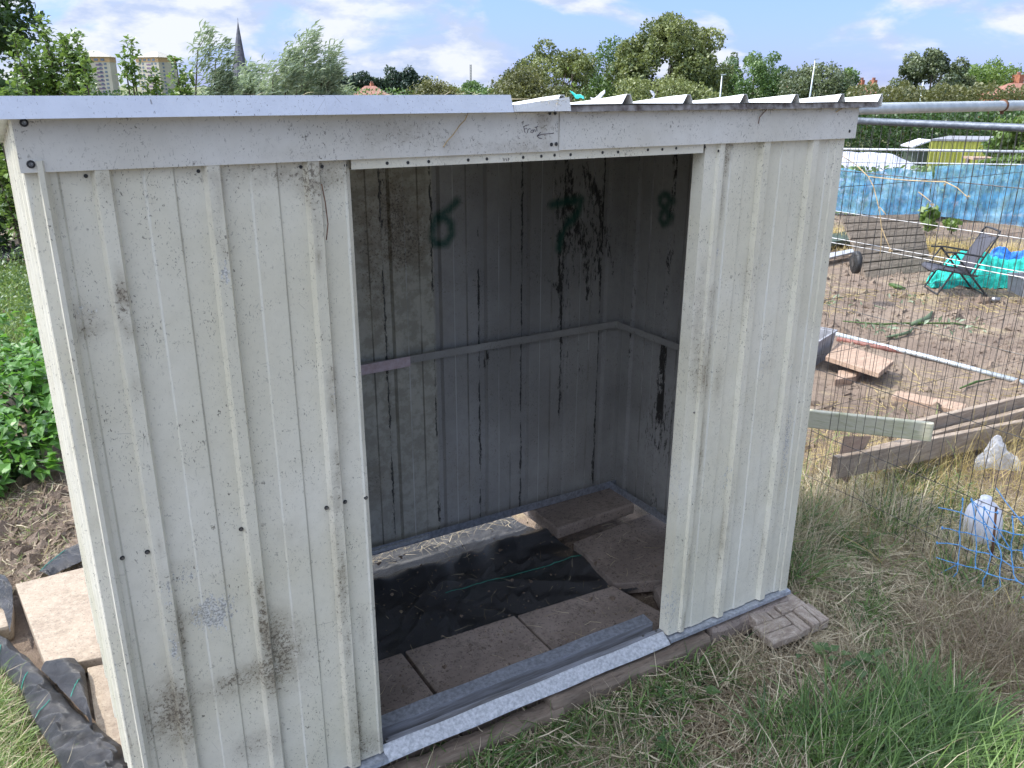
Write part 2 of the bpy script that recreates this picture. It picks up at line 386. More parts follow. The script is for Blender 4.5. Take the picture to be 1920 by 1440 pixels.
# ------------------------------------------------------------------ the shed
W, D, HF = 1.962, .932, 1.42
shed = empty('metal_shed', (0, 0, 0), 'open fronted cream metal shed of ribbed sheet, dirty and rust stained, standing on paving slabs', 'shed')
SLOPE = .10
def rtop(y): return 1.499-SLOPE*y              # roof pan height
def profile(a, b, ribs, rw=.034, h=.014, step=.0105, minor=True):
    """(u, d) points of ribbed sheet; d = outward rise"""
    pts = [(a, 0.)]; edges = []
    for r in ribs: edges.append((r-rw/2, r-rw/2+.0065, r+rw/2-.0065, r+rw/2))
    key = []
    for e in edges:
        key += [(e[0], 0.), (e[1], h), (e[2], h), (e[3], 0.)]
    if minor:
        allr = sorted(ribs); ext = [allr[0]-.178]+allr+[allr[-1]+.178]
        for p, q in zip(ext[:-1], ext[1:]):
            m0 = p+(q-p)*.37; m1 = p+(q-p)*.63
            if m1-m0 < .02: continue
            key += [(m0-.0045, 0.), (m0-.003, 0.), (m0, .0032), (m0+.0015, .0032), (m1-.0015, .0032), (m1, .0032), (m1+.003, 0.), (m1+.0045, 0.)]
    key = sorted([k for k in key if a < k[0] < b]); key = [(a, 0.)]+key+[(b, 0.)]
    out = [key[0]]
    for p, q in zip(key[:-1], key[1:]):
        n = max(1, int(math.ceil((q[0]-p[0])/step)))
        for i in range(1, n+1): out.append((p[0]+(q[0]-p[0])*i/n, p[1]+(q[1]-p[1])*i/n))
    return np.array(out)
def pxblob(P, x, y, rx, ry, Y=0., power=1.):
    c = ony(x, y, Y); s = depth(c)/FOC
    d = ((P[:, 0]-c[0])/(rx*s))**2+((P[:, 2]-c[2])/(ry*s*1.08))**2
    return np.exp(-d*power)
def pxstroke(P, pts, w, Y, soft=.5, axis=0):
    """distance to a polyline given in photo pixels on plane Y (or x=Y for axis 1)"""
    Q = [ony(*p, Y) if axis == 0 else onx(*p, Y) for p in pts]
    u = P[:, 0] if axis == 0 else P[:, 1]; k = 0 if axis == 0 else 1
    best = np.full(len(P), 9.)
    for a, b in zip(Q[:-1], Q[1:]):
        a2 = np.array([a[k], a[2]]); b2 = np.array([b[k], b[2]]); d = b2-a2
        t = np.clip(((u-a2[0])*d[0]+(P[:, 2]-a2[1])*d[1])/(d@d+1e-9), 0, 1)
        best = np.minimum(best, np.hypot(u-a2[0]-t*d[0], P[:, 2]-a2[1]-t*d[1]))
    return np.clip(1-(best-w*(1-soft))/(w*soft+1e-9), 0, 1)
def sheet(name, prof, z0, z1, fn, mat, parent, attrf=None, nz=140):
    u, d = prof[:, 0], prof[:, 1]
    t = np.linspace(0, 1, nz)
    zz0 = z0(u) if callable(z0) else np.full(len(u), z0); zz1 = z1(u) if callable(z1) else np.full(len(u), z1)
    Zs = zz0[None, :]+(zz1-zz0)[None, :]*t[:, None]
    U = np.broadcast_to(u, Zs.shape); Dd = np.broadcast_to(d, Zs.shape)
    dent = .0012*vnoise(np.stack([U.ravel(), Zs.ravel()], 1), 7, 5)
    V = fn(U.ravel(), Dd.ravel()+dent, Zs.ravel())
    n, m = Zs.shape; I = np.arange(n*m).reshape(n, m)
    Fc = np.stack([I[:-1, :-1], I[:-1, 1:], I[1:, 1:], I[1:, :-1]], -1).reshape(-1, 4)
    at_ = {k: np.zeros(len(V)) for k in ('stain', 'bare', 'grime', 'spray')}
    if attrf: at_.update(attrf(V, U.ravel(), Dd.ravel()))
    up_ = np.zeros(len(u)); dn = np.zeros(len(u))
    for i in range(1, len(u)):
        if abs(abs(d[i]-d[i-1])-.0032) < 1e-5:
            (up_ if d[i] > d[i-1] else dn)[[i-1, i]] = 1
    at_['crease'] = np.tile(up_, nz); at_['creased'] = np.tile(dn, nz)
    return npmesh(name, V, Fc, mat, parent, at_)
def rib_dirt_shade(U, ribs, P, amt=.5, w=.012, seed=3):
    out = np.zeros(len(U))
    for i, r in enumerate(ribs):
        out += np.exp(-((U-r)/w)**2)*np.clip(.3+vnoise(np.stack([P[:, 2]*1.0, P[:, 2]*0+i*7.], 1), 7, seed+i)*1.0, 0, 1)
    return out*amt

LR = [.111, .289, .470]
def frontL(P, U, Dd):
    st = np.zeros(len(P)); ba = np.zeros(len(P)); gr = np.zeros(len(P))
    for x, y, rx, ry, a in [(155, 608, 45, 45, .8), (105, 400, 22, 34, .5), (228, 560, 14, 50, .8), (520, 1215, 30, 85, 1.0), (446, 1275, 60, 30, .95),
                            (300, 1340, 70, 60, .55), (475, 1395, 45, 30, .7), (340, 1190, 14, 60, .6), (555, 1220, 55, 75, .5), (330, 1320, 30, 110, .6),
                            (250, 1390, 70, 70, .4), (618, 720, 14, 60, .6), (640, 800, 22, 90, .45), (375, 1150, 26, 18, .8), (500, 330, 140, 26, .35), (610, 340, 80, 34, .5),
                            (488, 1130, 8, 60, .9), (690, 1400, 35, 30, .6), (540, 995, 26, 26, .45), (640, 940, 40, 50, .3), (400, 420, 12, 60, .4), (590, 420, 14, 90, .5),
                            (262, 620, 30, 20, .35), (680, 1180, 12, 60, .5), (340, 1060, 60, 20, .3), (665, 1330, 20, 70, .6), (632, 1100, 10, 160, .55)]:
        st += a*pxblob(P, x, y, rx, ry)
    st += rib_dirt_shade(U, LR, P, .35)+.5*rib_dirt_shade(U, [r+.018 for r in LR], P, 1., .005, 8)+.25*np.exp(-((P[:, 2]-1.41)/.03)**2)+.25*np.exp(-(P[:, 2]/.12)**2)  # flank term: dirt runs plus the rib's shade, painted into the stain channel
    st += sum(.45*pxblob(P, x_, y_, 6, r_) for x_, y_, r_ in [(203, 360, 40), (410, 380, 30), (418, 470, 20), (436, 640, 24), (455, 760, 30), (492, 1180, 40), (228, 540, 34), (256, 720, 24), (300, 1020, 30), (576, 360, 40), (592, 480, 26), (600, 620, 20), (628, 860, 40), (640, 1060, 50), (650, 1200, 40)])
    for x, y, rx, ry, a in [(400, 1150, 52, 50, 1.0), (420, 510, 10, 42, 1.), (325, 1210, 14, 30, .9), (345, 1080, 40, 26, .6), (310, 1120, 12, 60, .55), (230, 1010, 8, 24, .6),
                            (488, 1140, 8, 60, .5), (622, 735, 8, 26, .8), (163, 580, 32, 18, .6), (285, 1250, 30, 14, .5), (276, 920, 10, 20, .6)]:
        ba += a*pxblob(P, x, y, rx, ry, power=1.3)
    gr += .5*pxblob(P, 440, 1280, 26, 12)+.5*pxblob(P, 512, 1215, 8, 32)+.3*pxblob(P, 690, 1390, 10, 26)
    return dict(stain=np.clip(st, 0, 1.2), bare=np.clip(ba, 0, 1), grime=gr)
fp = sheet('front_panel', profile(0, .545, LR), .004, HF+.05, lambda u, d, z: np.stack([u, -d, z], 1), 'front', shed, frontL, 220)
RR = [1.662, 1.845]
def frontR(P, U, Dd):
    st = rib_dirt_shade(U, RR, P, .3, seed=9)+.5*rib_dirt_shade(U, [r-.018 for r in RR], P, 1., .005, 12)+.2*np.exp(-((P[:, 2]-1.41)/.03)**2); ba = np.zeros(len(P))  # left flank term: dirt plus the shadow line painted beside each rib
    st += .8*np.exp(-((P[:, 0]-1.53)/.012)**2)*np.clip(.4+vnoise(P[:, [2, 2]], 6, 3), 0, 1)
    for x, y, rx, ry, a in [(1400, 520, 40, 50, .35), (1345, 720, 12, 60, .6), (1440, 680, 22, 22, .5), (1365, 290, 10, 40, .6), (1350, 1000, 14, 80, .4), (1310, 880, 10, 120, .5)]: st += a*pxblob(P, x, y, rx, ry)
    for x, y, rx, ry, a in [(1345, 470, 10, 20, .7), (1425, 495, 16, 12, .5), (1430, 680, 14, 40, .5), (1475, 830, 14, 110, .75), (1360, 890, 14, 40, .6), (1332, 620, 8, 40, .6), (1480, 690, 18, 12, .5), (1405, 440, 8, 60, .35)]: ba += a*pxblob(P, x, y, rx, ry)
    return dict(stain=np.clip(st, 0, 1), bare=np.clip(ba, 0, 1))
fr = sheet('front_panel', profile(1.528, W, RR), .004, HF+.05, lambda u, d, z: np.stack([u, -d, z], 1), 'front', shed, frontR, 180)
# door jamb: folded channel, set back on its inner side
def fold(name, pts, z0, z1, mat, parent, attrf=None, nz=150, step=.01):
    """vertical folded strip through plan points (x, y)"""
    pp = [pts[0]]
    for p, q in zip(pts[:-1], pts[1:]):
        n = max(1, int(math.hypot(q[0]-p[0], q[1]-p[1])/step))
        for i in range(1, n+1): pp.append((p[0]+(q[0]-p[0])*i/n, p[1]+(q[1]-p[1])*i/n))
    pp = np.array(pp); t = np.linspace(z0, z1, nz)
    V = np.stack([np.tile(pp[:, 0], nz), np.tile(pp[:, 1], nz), np.repeat(t, len(pp))], 1)
    n, m = nz, len(pp); I = np.arange(n*m).reshape(n, m)
    Fc = np.stack([I[:-1, :-1], I[:-1, 1:], I[1:, 1:], I[1:, :-1]], -1).reshape(-1, 4)
    at_ = {k: np.zeros(len(V)) for k in ('stain', 'bare', 'grime', 'spray')}
    if attrf: at_.update(attrf(V))
    return npmesh(name, V, Fc, mat, parent, at_)
def jambdirt(P):
    st = .55*np.clip(.2+vnoise(P, 5, 21), 0, 1)*np.exp(-((P[:, 0]-1.50)/.03)**2)+.5*pxblob(P, 1305, 600, 20, 120)
    st += .7*np.exp(-((P[:, 0]-1.518)/.008)**2)*np.clip(.4+vnoise(P[:, [2, 2]], 8, 8), 0, 1)
    ba = .6*pxblob(P, 1262, 1130, 20, 60)+.5*pxblob(P, 1270, 900, 14, 60)
    return dict(stain=np.clip(st, 0, 1), bare=ba)
fold('door_jamb', [(1.468, .046), (1.4535, .032), (1.4535, .029), (1.458, -.004), (1.496, -.004), (1.500, -.012), (1.514, -.012), (1.519, -.002), (1.528, -.001)], .006, HF+.03, 'front', shed, jambdirt)
fold('door_jamb', [(.5452, .001), (.5452, .022), (.553, .028)], .006, HF, 'front', shed, lambda P: dict(stain=.4*np.clip(vnoise(P, 6, 5), 0, 1)))
# corner flashings
fold('corner_flashing', [(.036, -.001), (.026, -.021), (.0185, -.0215), (.0165, -.004), (-.001, -.003), (-.0035, .0), (-.0035, .03)], .0, HF+.02, 'front', shed, lambda P: dict(stain=.3*np.clip(vnoise(P, 8, 5), 0, 1)))
fold('corner_flashing', [(W-.03, -.003), (W-.026, -.006), (W+.004, -.006), (W+.004, .03)], .0, HF+.02, 'front', shed, lambda P: dict(stain=.5*np.clip(vnoise(P, 6, 2), 0, 1)))

# side walls
SR = [.12, .30, .48, .66, .84]
def top_side(y): return rtop(y)+.010
def bareright(P, U, Dd): return dict(stain=rib_dirt_shade(U, SR, P, .4))
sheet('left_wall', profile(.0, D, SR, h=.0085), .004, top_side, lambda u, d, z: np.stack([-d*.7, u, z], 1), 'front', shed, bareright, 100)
def rightin(P, U, Dd):
    st = .25*np.clip(vnoise(P, 3, 12), 0, 1)
    gr = sum(.8*np.exp(-((U-(r_+.015))/.005)**2) for r_ in SR)*np.clip(.3+vnoise(P[:, [2, 2]], 7, 14), 0, 1)+.6*np.exp(-((P[:, 1]-.665)/.014)**2)*np.clip(.6+vnoise(P[:, [2, 2]], 9, 4), 0, 1)
    c = onx(1238, 800, W); d = np.exp(-(((P[:, 1]-c[1])/.13)**2+((P[:, 2]-c[2])/.22)**2)); gr += .50*d
    sp = np.zeros(len(P))
    sp = np.maximum(sp, .88*pxstroke(P, [(1245, 364), (1236, 372), (1237, 382), (1248, 392), (1254, 405), (1251, 417), (1243, 421), (1237, 412), (1239, 400), (1248, 389), (1256, 378), (1253, 367), (1245, 364)], .021, W, .75, 1))
    return dict(stain=st, grime=gr, spray=sp)
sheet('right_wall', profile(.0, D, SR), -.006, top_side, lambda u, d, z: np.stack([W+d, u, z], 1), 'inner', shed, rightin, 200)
BR = [.126+.176*n for n in range(11)]
def backdirt(P, U, Dd):
    z = P[:, 2]; n2 = vnoise(P, 4, 31)
    st = .25*np.clip(n2, 0, 1)+np.zeros(len(P))
    for x, y, rx, ry, a in [(745, 400, 26, 90, 1.0), (760, 460, 40, 40, .7), (680, 400, 40, 90, .5), (700, 540, 30, 120, .5), (790, 400, 20, 100, .45), (700, 900, 40, 60, .6), (840, 560, 40, 80, .3), (860, 900, 40, 60, .3)]:
        st += a*pxblob(P, x, y, rx, ry, D)
    st += .12*((P[:, 0] < 1.17)*(z > .72))
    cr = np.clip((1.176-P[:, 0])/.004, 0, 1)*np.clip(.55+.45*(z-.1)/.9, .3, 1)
    gr = np.zeros(len(P))
    for r in BR: gr += 1.7*np.exp(-((U-(r-.016))/.007)**2)*np.clip(.68+vnoise(np.stack([z, z*0+r*9], 1), 9, 41), 0, 1)
    for pts, w, a in [([(1040, 305), (1048, 430), (1050, 560), (1050, 640)], .014, .55), ([(1062, 305), (1075, 400), (1100, 480), (1105, 560)], .024, .34),
                      ([(1095, 310), (1128, 380), (1130, 450), (1118, 520)], .022, .5), ([(1135, 420), (1145, 480), (1150, 520)], .008, .55), ([(1170, 430), (1166, 500), (1163, 590)], .009, .7),
                      ([(1020, 520), (1048, 545), (1052, 620)], .014, .5), ([(1122, 640), (1116, 800), (1108, 900)], .006, .75), ([(1150, 745), (1148, 780)], .012, .8), ([(1146, 790), (1142, 890)], .012, .5),
                      ([(1085, 640), (1090, 720)], .014, .45), ([(1050, 700), (1048, 780)], .008, .8), ([(914, 650), (914, 690)], .010, .6), ([(1060, 330), (1066, 380)], .03, .5), ([(1030, 380), (1020, 400)], .012, .5)]:
        gr = np.maximum(gr, a*pxstroke(P, pts, w, D, .8))
    for x, y, rx, ry, a in [(1068, 400, 26, 110, .42), (1115, 400, 26, 90, .40), (1090, 450, 50, 70, .25), (1166, 540, 8, 70, .3), (1045, 545, 26, 40, .2), (1100, 340, 50, 40, .12), (1150, 460, 30, 60, .26), (1085, 600, 50, 90, .16), (1060, 700, 16, 120, .25), (1150, 820, 18, 80, .35), (930, 640, 20, 60, .2), (720, 340, 14, 60, .4), (735, 430, 20, 60, .35)]: gr += a*pxblob(P, x, y, rx, ry, D)
    sp = np.zeros(len(P))
    for pts in [[(857, 378), (843, 392), (826, 404), (815, 425), (812, 445), (820, 458), (836, 456), (847, 440), (846, 420), (834, 407), (820, 412)],
                [(1036, 384), (1060, 379), (1090, 374)], [(1090, 376), (1084, 398), (1066, 422), (1052, 446), (1048, 466)]]:
        sp = np.maximum(sp, .92*pxstroke(P, pts, .024, D, .8))
    return dict(stain=np.clip(st, 0, 1.1), grime=np.clip(gr, 0, 1), spray=sp, cream=cr)
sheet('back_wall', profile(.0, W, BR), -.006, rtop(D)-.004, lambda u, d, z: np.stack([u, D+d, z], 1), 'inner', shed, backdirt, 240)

for yy_ in ((D-.0015, D-.022),):
    fold('corner_flashing', [(W-.0015, D-.022), (W-.0015, D-.0015), (W-.022, D-.0015)], .0, rtop(D)-.004, 'inner', shed)
# fascia boards and header
def facedirt(P):
    st = .2*np.clip(vnoise(P, 5, 61), 0, 1)
    for x, y, rx, ry, a in [(745, 250, 120, 40, .6), (1010, 225, 30, 34, .75), (990, 280, 60, 18, .5), (900, 275, 100, 16, .4), (250, 225, 260, 10, .3), (560, 285, 80, 16, .35)]: st += a*pxblob(P, x, y, rx, ry)
    return dict(stain=st)
def plate(name, x0, x1, y, z0, z1, mat, dirt=None, ret=.012, tilt=0, step=.01, zadd=0):
    """folded board: front face with a return at top and bottom"""
    prof = [(y+ret, z0), (y, z0)]+[(y-tilt*0, z) for z in np.linspace(z0, z1, max(2, int((z1-z0)/.008)))[1:]]+[(y+ret, z1+zadd)]
    us = np.linspace(x0, x1, int((x1-x0)/step)+2)
    V = np.array([(u, a, b) for u in us for a, b in prof]); m = len(prof); I = np.arange(len(V)).reshape(len(us), m)
    Fc = np.stack([I[:-1, :-1], I[1:, :-1], I[1:, 1:], I[:-1, 1:]], -1).reshape(-1, 4)
    at_ = {k: np.zeros(len(V)) for k in ('stain', 'bare', 'grime', 'spray')}
    if dirt: at_.update(dirt(V))
    return npmesh(name, V, Fc, mat, shed, at_)
fa = plate('fascia_board', -.006, 1.020, -.016, 1.4215, 1.506, 'fascia', facedirt, ret=.014)
plate('fascia_board', 1.0175, 1.993, -.0185, 1.4235, 1.507, 'fascia', lambda P: dict(stain=.35*np.exp(-((P[:, 2]-1.505)/.008)**2)+.1), ret=.016)
plate('door_header', .5455, 1.447, -.009, 1.4025, 1.4230, 'front', lambda P: dict(stain=.55*(P[:, 0] < 1.02)*np.clip(.4+vnoise(P, 9, 5), 0, 1)+.1), ret=.030)
# handwriting and arrow in marker on the fascia
def strokes(name, lines, Y, r, mat, parent):
    mb = MB()
    for ln in lines: mb.tube([ony(x, y, Y) for x, y in ln], r, 5)
    return mb.build(name, mat, parent)
wr = [[(982, 237), (984, 247), (985, 249)], [(981, 238), (987, 235), (992, 234)], [(983, 242), (988, 241)], [(989, 249), (990, 243), (993, 241), (995, 242)],
      [(996, 245), (995, 248), (998, 249), (1000, 246), (998, 243), (996, 245)], [(1000, 248), (1001, 243), (1003, 243), (1004, 247)], [(1006, 238), (1007, 246)], [(1003, 239), (1009, 237)],
      [(1038, 250), (1025, 251), (1015, 252), (1008, 255)], [(1014, 248), (1007, 255), (1011, 259), (1016, 260)]]
strokes('handwriting', wr, -.0165, .0007, 'ink', fa)
strokes('handwriting', [[(943, 296), (945, 302), (947, 297)], [(949, 297), (950, 302)], [(953, 302), (953, 296), (955, 299)]], -.0095, .0006, 'ink', fa)
# roof
RF = [ony(px, 180, -.042)[0] for px in (1054, 1178, 1291, 1397, 1493, 1579)]
RIBS = [RF[0]-.178*k for k in range(5, 0, -1)]+RF
RE = ony(1652, 180, -.042)[0]
def roof():
    prof = [(-.035, 0.)]
    for r in RIBS: prof += [(r-.018, .0), (r-.006, .019), (r+.004, .019), (r+.013, .0)]
    prof += [(RE-.014, 0.), (RE-.003, .019), (RE+.004, .019), (RE+.007, -.012)]
    ys = np.linspace(-.044, D+.06, 40)
    V = np.array([(u, y, 1.5145-SLOPE*y+d) for y in ys for u, d in prof]); V[:, 2] += .0012*vnoise(V, 9, 3)
    V[:, 1] = np.where(V[:, 0] < .875, np.maximum(V[:, 1], -.036), V[:, 1]); V[:, 2] = np.where((V[:, 0] < .875)*(V[:, 1] < .02), np.minimum(V[:, 2], 1.5285), V[:, 2])
    m = len(prof); I = np.arange(len(V)).reshape(len(ys), m)
    Fc = np.stack([I[:-1, :-1], I[:-1, 1:], I[1:, 1:], I[1:, :-1]], -1).reshape(-1, 4)
    o = npmesh('roof_sheet', V, Fc, 'roofp', shed, {k: np.zeros(len(V)) for k in ('stain', 'bare', 'grime', 'spray')})
    s = o.modifiers.new('thick', 'SOLIDIFY'); s.thickness = .0014; s.offset = -1
    # folded front edge below the sheet
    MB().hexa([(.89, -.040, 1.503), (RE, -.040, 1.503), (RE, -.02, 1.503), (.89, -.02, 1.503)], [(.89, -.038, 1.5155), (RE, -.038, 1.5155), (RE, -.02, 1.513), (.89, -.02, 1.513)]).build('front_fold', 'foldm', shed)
roof()
# capped eave trim, left half only
mb = MB()
tx0, tx1 = -.06, .880
mb.hexa([(tx0, -.056, 1.5045), (tx1, -.056, 1.5045), (tx1, -.0535, 1.5045), (tx0, -.0535, 1.5045)], [(tx0, -.046, 1.5375), (tx1-.002, -.046, 1.5375), (tx1-.002, -.0435, 1.5375), (tx0, -.0435, 1.5375)])
mb.hexa([(tx0, -.0435, 1.5355), (tx1-.002, -.0435, 1.5355), (tx1-.006, .03, 1.530), (tx0, .03, 1.530)], [(tx0, -.0455, 1.5377), (tx1-.002, -.0455, 1.5377), (tx1-.006, .03, 1.532), (tx0, .03, 1.532)])
mb.build('eave_trim', 'trim', shed)
# wide end cap on the roof just right of the trim
MB().hexa([(.885, -.048, 1.505), (1.026, -.048, 1.505), (1.026, .10, 1.49), (.885, .10, 1.49)], [(.885, -.046, 1.518), (1.022, -.046, 1.533), (1.022, .10, 1.515), (.885, .10, 1.505)]).build('rib_cap', 'roofp', shed)
# rails
def angle(p, q, wv, hv, th=.002):
    """L-section between p and q: wv, hv = the two leg vectors"""
    p, q, wv, hv = map(lambda a: np.array(a, float), (p, q, wv, hv)); mb = MB()
    a = wv/np.linalg.norm(wv)*th; b = hv/np.linalg.norm(hv)*th
    mb.hexa([p, p+wv, p+wv+b, p+b], [q, q+wv, q+wv+b, q+b]); mb.hexa([p+b, p+b+a, p+hv+a, p+hv], [q+b, q+b+a, q+hv+a, q+hv]); return mb
mr = angle((.02, D-.034, .672), (W-.004, D-.034, .678), (0, .032, 0), (0, 0, .026)).build('mid_rail', 'inner', shed)
angle((W-.034, .03, .676), (W-.034, D-.036, .676), (.032, 0, 0), (0, 0, .024)).build('mid_rail', 'inner', shed)
MB().hexa([(.86, D-.039, .664), (1.055, D-.039, .667), (1.055, D-.036, .667), (.86, D-.036, .664)], [(.86, D-.039, .698), (1.055, D-.039, .701), (1.055, D-.036, .701), (.86, D-.036, .698)]).build('joint_plate', 'pink', mr)
for nm, a in (('base_rail', angle((.02, D-.036, -.008), (W-.003, D-.036, -.008), (0, .056, 0), (0, 0, .030))),
              ('base_rail', angle((W-.036, .03, -.008), (W-.036, D-.038, -.008), (.056, 0, 0), (0, 0, .030))),
              ('base_rail', angle((.004, .0, -.008), (.004, D-.04, -.008), (.03, 0, 0), (0, 0, .03)))): a.build(nm, 'galv', shed)
MB().box((.60, D-.050, .006), (1.10, D-.0375, .018)).build('base_rail', 'galv_light', shed)
fb = MB()
fb.hexa([(1.456, -.022, -.010), (W+.008, -.022, -.010), (W+.008, .03, -.010), (1.456, .03, -.010)], [(1.456, -.020, -.001), (W+.008, -.020, -.001), (W+.008, .03, .004), (1.456, .03, .004)])
fb.build('base_rail', 'galv', shed)
fb = MB()
fb.hexa([(-.006, -.026, -.012), (.548, -.026, -.012), (.548, .03, -.012), (-.006, .03, -.012)], [(-.006, -.023, -.002), (.548, -.023, -.002), (.548, .03, .003), (-.006, .03, .003)])
fb.build('base_rail', 'galv', shed)
# threshold: sloping outer lip, channel, raised inner strip
th = empty('x', (0, 0, 0), 'x', 'x'); bpy.data.objects.remove(th)
def runx(prof, x0, x1, name, mat, parent, skew=0, n=40):
    us = np.linspace(0, 1, n); V = []
    for u in us:
        for k, (a, b) in enumerate(prof): V.append((x0+(x1-x0)*u+(skew*a), a, b))
    V = np.array(V); V[:, 2] += .0012*np.sin(V[:, 0]*23+V[:, 1]*40)
    m = len(prof); I = np.arange(len(V)).reshape(n, m)
    Fc = np.stack([I[:-1, :-1], I[1:, :-1], I[1:, 1:], I[:-1, 1:]], -1).reshape(-1, 4)
    o = npmesh(name, V, Fc, mat, parent)
    s = o.modifiers.new('thick', 'SOLIDIFY'); s.thickness = .0014; s.offset = -1; return o
sill = runx([(-.024, -.012), (-.022, -.008), (.012, .013)], .546, 1.452, 'door_sill', 'galv_light', shed)
runx([(.0135, .0125), (.030, .0125), (.031, -.016), (.060, -.016), (.062, .017)], .560, 1.454, 'sill_channel', 'galv_dirty', sill)
runx([(.0625, .0175), (.104, .020), (.113, -.006)], .560, 1.452, 'inner_strip', 'galv', sill)
# screws and holes
def disc(c, r, d, seg=12, ax=1):
    mb = MB(); c = np.array(c, float); dv = np.zeros(3); dv[ax] = -d
    rg = []
    for t in np.linspace(0, 2*PI, seg, endpoint=False):
        v = np.zeros(3); v[0 if ax else 1] = math.cos(t)*r; v[2] = math.sin(t)*r; rg.append(v)
    mb.hexa([c+v for v in rg], [c+v*.85+dv for v in rg]); return mb
scr0 = None
def screw(px, py, Y, r=.0052):
    c = ony(px, py, Y)
    o = disc(c, r, .002).build('screw', 'black', shed, loc=c)
    disc(c+np.array([0, -.002, 0]), r*.55, .003).build('screw_head', 'screw', o)
def hole(px, py, Y, r=.0032):
    c = ony(px, py, Y); disc(c, r, .0006, 10).build('screw_hole', 'black', shed, loc=c)
for a in [(45, 230), (58, 308)]: screw(*a, -.0165, .0065)
for a in [(1031, 212), (1034, 271)]: hole(*a, -.0165, .0042)
for a in [(1041, 212), (1043, 270), (1593, 246)]: hole(*a, -.019, .0042)
for a in [(229, 1046), (276, 1035), (452, 992), (612, 952), (647, 941), (686, 933), (1300, 773)]: screw(*a, -.0018, .0048)
for a in [(102, 333), (161, 330), (372, 321), (564, 313), (604, 312), (648, 310)]: hole(*a, -.0018, .0034)
for a in [(1347, 283), (1322, 276)]: hole(*a, -.0125 if a[0] > 1340 else -.0045, .0034)
for x, y in [(726, 306), (765, 305), (804, 303), (878, 300), (913, 298), (981, 295), (1015, 293), (1040, 291), (1070, 290), (1130, 286), (1159, 285), (1215, 281), (1242, 280), (1268, 278)]: hole(x, y, -.0095, .0034)
for x in (.565, 1.385, 1.435):
    MB().tube([(x, .024, .0128), (x, .024, .0155)], .004, 10).build('screw', 'screw', shed)
# roof litter
def polyobj(name, pts, r, mat, label=None, cat=None, group=None, parent=None, seg=5):
    o = MB().tube(pts, r, seg).build(name, mat, parent, loc=None if parent is not None else pts[0], smooth=True)
    return props(o, label, cat, group)

# ------------------------------------------------------------------ slabs, timber, parquet
def slab(px_pts, z, th, label, mat='slab', group='paving slabs the shed stands on', xy=None, loc=None, cat='paving slab', bevel=.004, tilt=(0, 0)):
    P = xy if xy is not None else [tuple(onz(x, y, z)[:2]) for x, y in px_pts]
    c = np.mean(P, 0)
    def zz(p): return z+tilt[0]*(p[0]-c[0])+tilt[1]*(p[1]-c[1])
    mb = MB().hexa([(p[0], p[1], zz(p)-th) for p in P], [(p[0], p[1], zz(p)) for p in P])
    o = mb.build('paving_slab', mat, None, loc=(c[0], c[1], z-th), bevel=bevel)
    return props(o, label, cat, group)
slab(None, -.045, .045, 'sunlit buff paving slab beside the left wall of the shed', xy=[(-.145, .855), (.16, .80), (.15, 1.40), (-.205, 1.405)])
slab(None, -.062, .045, 'buff slab tucked under the shed below the big sunlit slab', xy=[(-.055, .30), (.20, .28), (.23, .78), (-.045, .825)])
slab(None, -.050, .06, 'broken slab corner at the left edge beside torn black membrane', xy=[(-.42, 1.17), (-.225, 1.155), (-.215, 1.30), (-.25, 1.335), (-.42, 1.34)], bevel=.012)
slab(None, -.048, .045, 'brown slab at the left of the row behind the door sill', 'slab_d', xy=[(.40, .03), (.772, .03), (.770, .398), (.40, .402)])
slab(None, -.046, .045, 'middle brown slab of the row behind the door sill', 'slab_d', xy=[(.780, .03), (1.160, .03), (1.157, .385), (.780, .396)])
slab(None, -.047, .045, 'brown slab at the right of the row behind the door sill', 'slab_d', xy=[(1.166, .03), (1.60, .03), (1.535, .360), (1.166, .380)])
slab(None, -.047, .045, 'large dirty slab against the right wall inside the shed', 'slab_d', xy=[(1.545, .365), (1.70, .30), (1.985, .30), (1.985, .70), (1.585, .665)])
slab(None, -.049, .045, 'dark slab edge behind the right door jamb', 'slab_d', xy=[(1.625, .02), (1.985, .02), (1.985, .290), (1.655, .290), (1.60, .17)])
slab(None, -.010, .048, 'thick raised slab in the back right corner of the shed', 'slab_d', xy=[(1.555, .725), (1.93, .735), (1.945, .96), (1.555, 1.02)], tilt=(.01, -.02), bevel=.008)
def timber(x0, x1, y0, y1, z0, z1, label, mat='wood_x', name='timber_beam', cat='timber', group=None, jag=.006):
    n = 24; V = []; us = np.linspace(0, 1, n)
    pr = [(0, 0), (.5, -.1), (1, 0), (1.02, .5), (1, .85), (.9, 1), (.5, 1.03), (.1, 1), (0, .8), (-.02, .4)]
    for i, u in enumerate(us):
        for a, b in pr:
            V.append([x0+(x1-x0)*u, y0+(y1-y0)*a, z0+(z1-z0)*b])
    V = np.array(V); V[:, 1:] += np.stack([vnoise(V, 20, 3), vnoise(V, 17, 4)], 1)*jag
    m = len(pr); mb = MB(); fs = []
    for i in range(n-1):
        for j in range(m): fs.append((i*m+j, i*m+(j+1) % m, (i+1)*m+(j+1) % m, (i+1)*m+j))
    fs += [tuple(range(m-1, -1, -1)), tuple((n-1)*m+j for j in range(m))]
    mb.add(V, fs); c = (x0, y0, z0)
    return props(mb.build(name, mat, None, loc=c, smooth=False), label, cat, group)
timber(1.02, 1.60, -.045, .018, -.105, -.030, 'dark weathered timber under the right part of the door sill')
timber(.45, 1.05, -.055, .005, -.115, -.050, 'muddy brown timber under the left part of the door sill')
timber(1.62, 1.96, -.028, .022, -.09, -.024, 'grey stone block under the right front base rail', 'slab_d', 'stone_block', 'block')
